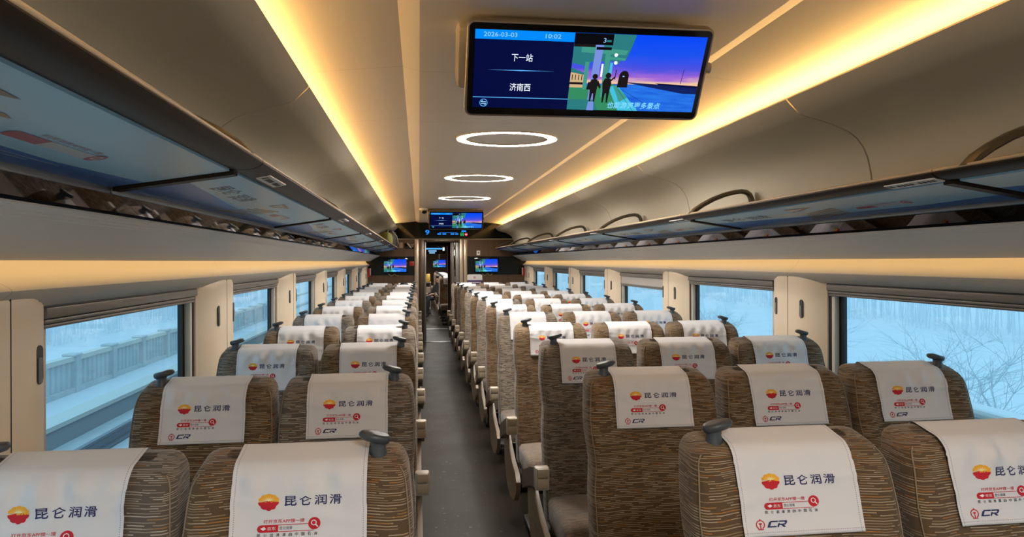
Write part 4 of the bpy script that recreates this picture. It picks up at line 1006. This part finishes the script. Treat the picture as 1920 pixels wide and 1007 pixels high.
# ------------------------------------------------------------------ outside: snow, parapet, barrier, trees
snow = mat('snow', (.86, .87, .88), .9, spec=.1)
k = NT(snow); g = k.t.nodes.new('ShaderNodeNewGeometry').outputs['Position']; k.l(k.mix(k.noise(g, .5, 4.), (.88, .88, .89), (.74, .78, .82)), k.b.inputs['Base Color'])
conc = mat('frosted concrete', (.40, .43, .45), .9); k = NT(conc); g = k.t.nodes.new('ShaderNodeNewGeometry').outputs['Position']; k.l(k.mix(k.noise(g, 4., 4.), (.70, .73, .74), (.48, .51, .53)), k.b.inputs['Base Color'])
capc = mat('cream ledge', (.70, .70, .66), .9); frost = mat('frosted branches', (.56, .60, .63), .9); frost2 = mat('pale frosted trees', (.80, .83, .86), .9); railm = mat('steel rail', (.22, .23, .26), .5, .5); blu = mat('barrier panel', (.62, .68, .74), .6)
b = MB(); nxg = 24
for s in (-1, 1):
    xs = [s * q for q in (9.0, 11, 14, 20, 30, 45, 70, 110, 180, 300)]; zz = [-2.2, -3.6, -5.4, -6.0, -6.0, -6.0, -6.0, -5.8, -3.0, 3.0]
    ys = [-60, -20, 0, 10, 20, 35, 50, 80, 130, 220, 400]
    vs = [(x, y, z + .25 * sin(y * .13 + x * .2)) for x, z in zip(xs, zz) for y in ys]; n = len(ys)
    b.add(vs, [(i * n + j, i * n + j + 1, (i + 1) * n + j + 1, (i + 1) * n + j) for i in range(len(xs) - 1) for j in range(n - 1)])
struct(b.build('snow_field', snow, smooth=180), 'snow covered fields on both sides of the line')
b = MB(); b.box(-6.05, 4.2, -30, 120, -1.75, -1.25); struct(b.build('track_bed', conc), 'snowy concrete track bed beside the train')
b = MB(); b.box(-9.2, -6.42, -30, 120, -1.60, -1.18); struct(b.build('snow_walkway', snow), 'snow covered walkway beyond the second track')
for i, x in enumerate((-3.90, -5.32)):
    r = MB(); r.prism([(x - .07, -1.25), (x + .07, -1.25), (x + .07, -1.22), (x + .012, -1.20), (x + .012, -1.08), (x + .036, -1.06), (x + .036, -1.02), (x - .036, -1.02), (x - .036, -1.06), (x - .012, -1.08), (x - .012, -1.20), (x - .07, -1.22)], 'y', -30, 120)
    tag(r.build('track_rail', railm), 'snow dusted steel rail outside the left windows, %s one' % ('nearer' if i == 0 else 'farther'), 'rail', 'rails of the second track')
wl = empty('trackside_wall', (-6.25, 0, -1.25), label='low grey trackside wall with cream ledge outside the left windows', cat='wall')
b = MB(); b.box(-.16, .16, -30, 120, 0, .30); b.build('face', mat('grey wall face', (.36, .38, .40), .9), wl); b = MB(); b.box(-.20, .20, -30, 120, .30, .37); b.build('ledge', capc, wl)
pr = empty('bridge_parapet', (-7.95, 0, -1.20), label='snowy slatted concrete parapet beyond the tracks outside the left windows', cat='parapet')
b = MB(); b.box(-.10, .10, -30, 120, .70, .80); b.build('top_rail', capc, pr); b = MB(); b.box(-.10, .10, -30, 120, 0.02, .13); b.build('bottom_rail', conc, pr)
for i in range(22):
    y = 1.55 + 1.88 * i; b = MB(); b.box(-.13, .13, y - .10, y + .10, 0, .80); b.rbox(-.15, .15, y - .17, y + .17, .79, .85, .02, 1); b.build('post', conc, pr)
    b = MB()
    for q in range(7):
        yy = y + .10 + (q + .7) * 1.68 / 7.4; b.box(-.05, .05, yy - .065, yy + .065, .13, .70)
    b.build('slat_panel', conc, pr)
br = empty('track_barrier', (3.62, 0, -1.5), label='pale blue snow capped barrier close outside the right windows', cat='barrier')
b = MB(); b.box(-.05, .05, -30, 120, 0, 1.93); b.build('panel', blu, br); b = MB(); b.rbox(-.10, .10, -30, 120, 1.93, 2.0, .03, 2); b.build('snow_cap', snow, br)
b = MB(); b.box(-.07, -.05, -30, 120, 1.78, 1.83); b.build('rail_strip', capc, br)
def tree_mesh(seed, h, spread):
    rnd = random.Random(seed); b = MB()
    def grow(p, d, ln, r, lev):
        pts = [p]; q = p.copy(); dd = d.copy()
        for i in range(3):
            dd = (dd + Vector((rnd.uniform(-1, 1), rnd.uniform(-1, 1), rnd.uniform(-.3, .4) if lev < 3 else rnd.uniform(-.7, .2))) * .22).normalized(); q = q + dd * ln / 3; pts.append(q.copy())
        b.tube(pts, [r, r * .85, r * .7, r * .5], 4 if lev else 6, cap=False)
        if lev >= 4: return
        for c in range(5 if lev else 7):
            t = rnd.uniform(.35, 1.); bp = pts[min(3, 1 + int(t * 2.4))]
            nd = (dd + Vector((rnd.uniform(-1, 1), rnd.uniform(-1, 1), rnd.uniform(-.25, .6))) * spread).normalized(); grow(bp, nd, ln * rnd.uniform(.52, .76), r * .55, lev + 1)
    grow(Vector((0, 0, 0)), Vector((0, 0, 1)), h * .40, .026, 0)
    return b
TM = [tree_mesh(i, 4.2, .9).build('bare_tree', frost, recalc=False) for i in range(3)]
spots = [(7.2, 6.3, 'behind the barrier, tallest beside the near right seats'), (8.4, 9.6, 'left of the tallest bush, in the near right window'), (9.0, 13.2, 'in the second right window'), (7.6, 3.9, 'at the right edge of the near right window'), (9.6, 18.0, 'in the third right window'), (10.2, 24.5, 'in the fourth right window')]
for i, (x, y, t) in enumerate(spots):
    o = TM[i] if i < 3 else TM[i - 3].copy()
    if i >= 3: COL.objects.link(o)
    o.location = (x, y, -2.9 + (.2 if i == 0 else 0)); o.rotation_euler = (0, 0, i * 1.3); o.scale = (1.25, 1.25, .92) if i else (1.2, 1.2, 1.05)
    tag(o, 'bare frosted bush ' + t, 'tree', 'frosted bushes beyond the barrier')
def treeline(s, seed, x0, x1, y1):
    rnd = random.Random(seed); b = MB()
    for i in range(1000):
        y = rnd.uniform(5, y1); x = s * rnd.uniform(x0, x1); h = rnd.uniform(6, 11)
        b.tube([(x, y, -6.3), (x + rnd.uniform(-.3, .3), y + rnd.uniform(-.4, .4), -6 + h * .5), (x + rnd.uniform(-.8, .8), y + rnd.uniform(-1, 1), -6 + h)], [rnd.uniform(.04, .11), .05, .015], 4, cap=False)
        for q in range(4):
            z = -6 + h * rnd.uniform(.25, .9); a_ = rnd.uniform(-1, 1)
            b.tube([(x, y, z), (x + rnd.uniform(-1, 1), y + a_ * 2.2, z + rnd.uniform(.6, 2.4))], [.04, .012], 3, cap=False)
    o = b.build('tree_belt', frost2, recalc=False); tag(o, 'distant belt of pale frosted trees across the snow, %s side' % ('left' if s < 0 else 'right'), 'trees', kind='stuff'); return o
treeline(-1, 1, 33, 41, 160); treeline(1, 2, 54, 66, 190)
